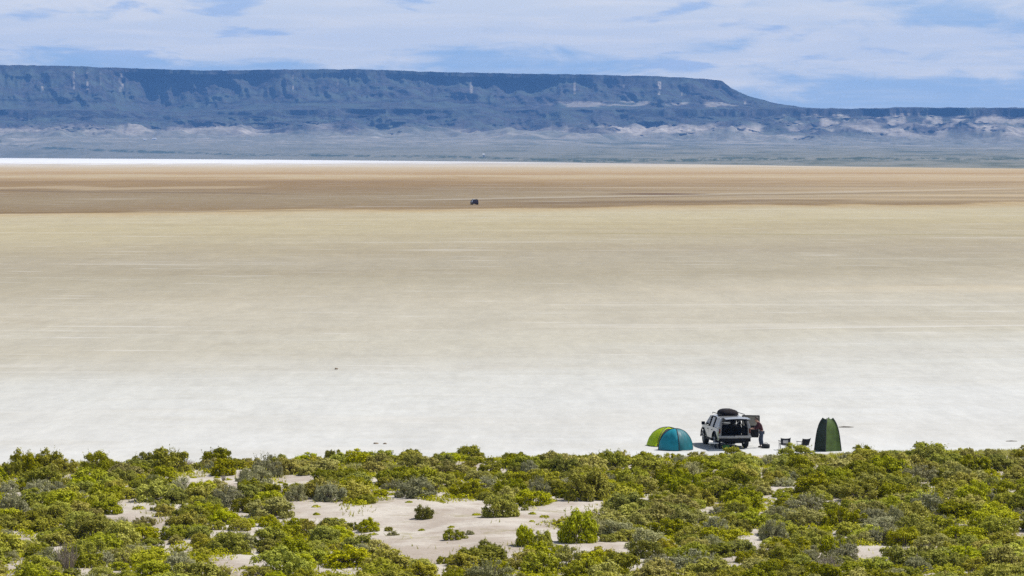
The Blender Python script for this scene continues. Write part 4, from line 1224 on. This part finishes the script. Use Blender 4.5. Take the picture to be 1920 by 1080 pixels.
# ------------------------------------------------------------------ small things on the lake bed
def rock(name, px, py, w_, h_, label, material, seed, cat='rock'):
    x, y = ground(px, py); gg = random.Random(seed)
    bm = bmesh.new(); bmesh.ops.create_icosphere(bm, subdivisions=2, radius=1)
    for v in bm.verts:
        k = 1 + gg.uniform(-0.22, 0.22)
        v.co = Vector((v.co.x * w_ / 2 * k, v.co.y * w_ / 2.4 * k, max(v.co.z, -0.35) * h_ * 0.75 * k))
    lo = min(v.co.z for v in bm.verts)
    for v in bm.verts: v.co.z -= lo + 0.01
    me = bpy.data.meshes.new(name); bm.to_mesh(me); bm.free(); me.materials.append(material)
    o = bpy.data.objects.new(name, me); COL.objects.link(o); o.location = (x, y, 0)
    tag(o, label, cat)
rock('mud_clod', 630, 693, 0.25, 0.13, 'lone small brown clod on the open white playa', M['mud'], 3, 'clod')
rock('mud_clod', 704, 833, 0.30, 0.08, 'left of two low brown clods near the scrub edge', M['mud'], 5, 'clod')
rock('mud_clod', 721, 833.5, 0.22, 0.08, 'right of two low brown clods near the scrub edge', M['mud'], 6, 'clod')
x, y = ground(1588, 802.5)
br = MB().tube([(-0.45, 0, 0.03), (-0.15, 0.03, 0.045), (0.2, 0.0, 0.04), (0.45, 0.05, 0.03)], [0.02, 0.04, 0.035, 0.012], 6).build('dry_branch', M['wood'], None, loc=(x, y, 0))
tag(br, 'thin brown stick lying on the playa right of the tall tent', 'branch')
x, y = ground(1898, 829)
br = MB().tube([(-0.3, 0, 0.03), (0.0, 0.03, 0.04), (0.35, 0.0, 0.03)], [0.015, 0.03, 0.012], 6).build('dry_branch', M['wood'], None, loc=(x, y, 0))
tag(br, 'short brown stick on the playa near the right picture edge', 'branch')

# pale sheds of a far ranch below the mesa
def far_z(px, d):
    ci = int(np.argmin(abs(((V_FAR[0, :, 0] / V_FAR[0, :, 1]) * FOC + 960) - px)))
    return float(np.interp(d, V_FAR[:row1 + 1, ci, 1], V_FAR[:row1 + 1, ci, 2]))
def shed(px, d, w_, h_, label):
    x = (px - 960) / FOC * d
    root = empty('far_shed', (x, d, far_z(px, d) - 0.3)); tag(root, label, 'shed', 'far pale sheds')
    MB().box((-w_ / 2, -2.5, 0), (w_ / 2, 2.5, h_)).build('wall', M['shed_white'], root)
    MB().add([(-w_ / 2 - .3, -2.9, h_), (w_ / 2 + .3, -2.9, h_), (w_ / 2 + .3, 2.9, h_), (-w_ / 2 - .3, 2.9, h_), (-w_ / 2 - .3, 0, h_ + 1.4), (w_ / 2 + .3, 0, h_ + 1.4)],
             [(0, 1, 5, 4), (2, 3, 4, 5), (0, 4, 3), (1, 2, 5), (0, 3, 2, 1)]).build('roof', M['shed_roof'], root)
    MB().box((-0.8, -2.56, 0), (0.8, -2.505, min(2.2, h_ * 0.8))).build('door', M['metal'], root)
shed(907, 7400, 4.5, 6.0, 'tiny tall white shed above middle of the white salt strip')
shed(272, 11320, 9, 4.0, 'left of two tiny pale sheds below the canyon mouth')
shed(290, 11340, 14, 4.0, 'right of two tiny pale sheds below the canyon mouth')


# ------------------------------------------------------------------ haze
hz = MB().box((-5600, -80, -30), (5600, 15400, 520))
hm = bpy.data.materials.new('haze'); hm.use_nodes = True
ht = NT(hm.node_tree); ht.n.clear()
pv = ht.node('ShaderNodeVolumePrincipled')
pv.inputs['Color'].default_value = (0.17, 0.43, 1.0, 1)
pv.inputs['Density'].default_value = 0.000044
pv.inputs['Anisotropy'].default_value = 0.0
mo = ht.node('ShaderNodeOutputMaterial')
ht.l.new(pv.outputs[0], mo.inputs['Volume'])
haze = hz.build('haze', hm)
tag(haze, 'pale blue haze of the desert air over the dry lake', 'haze', kind='stuff')
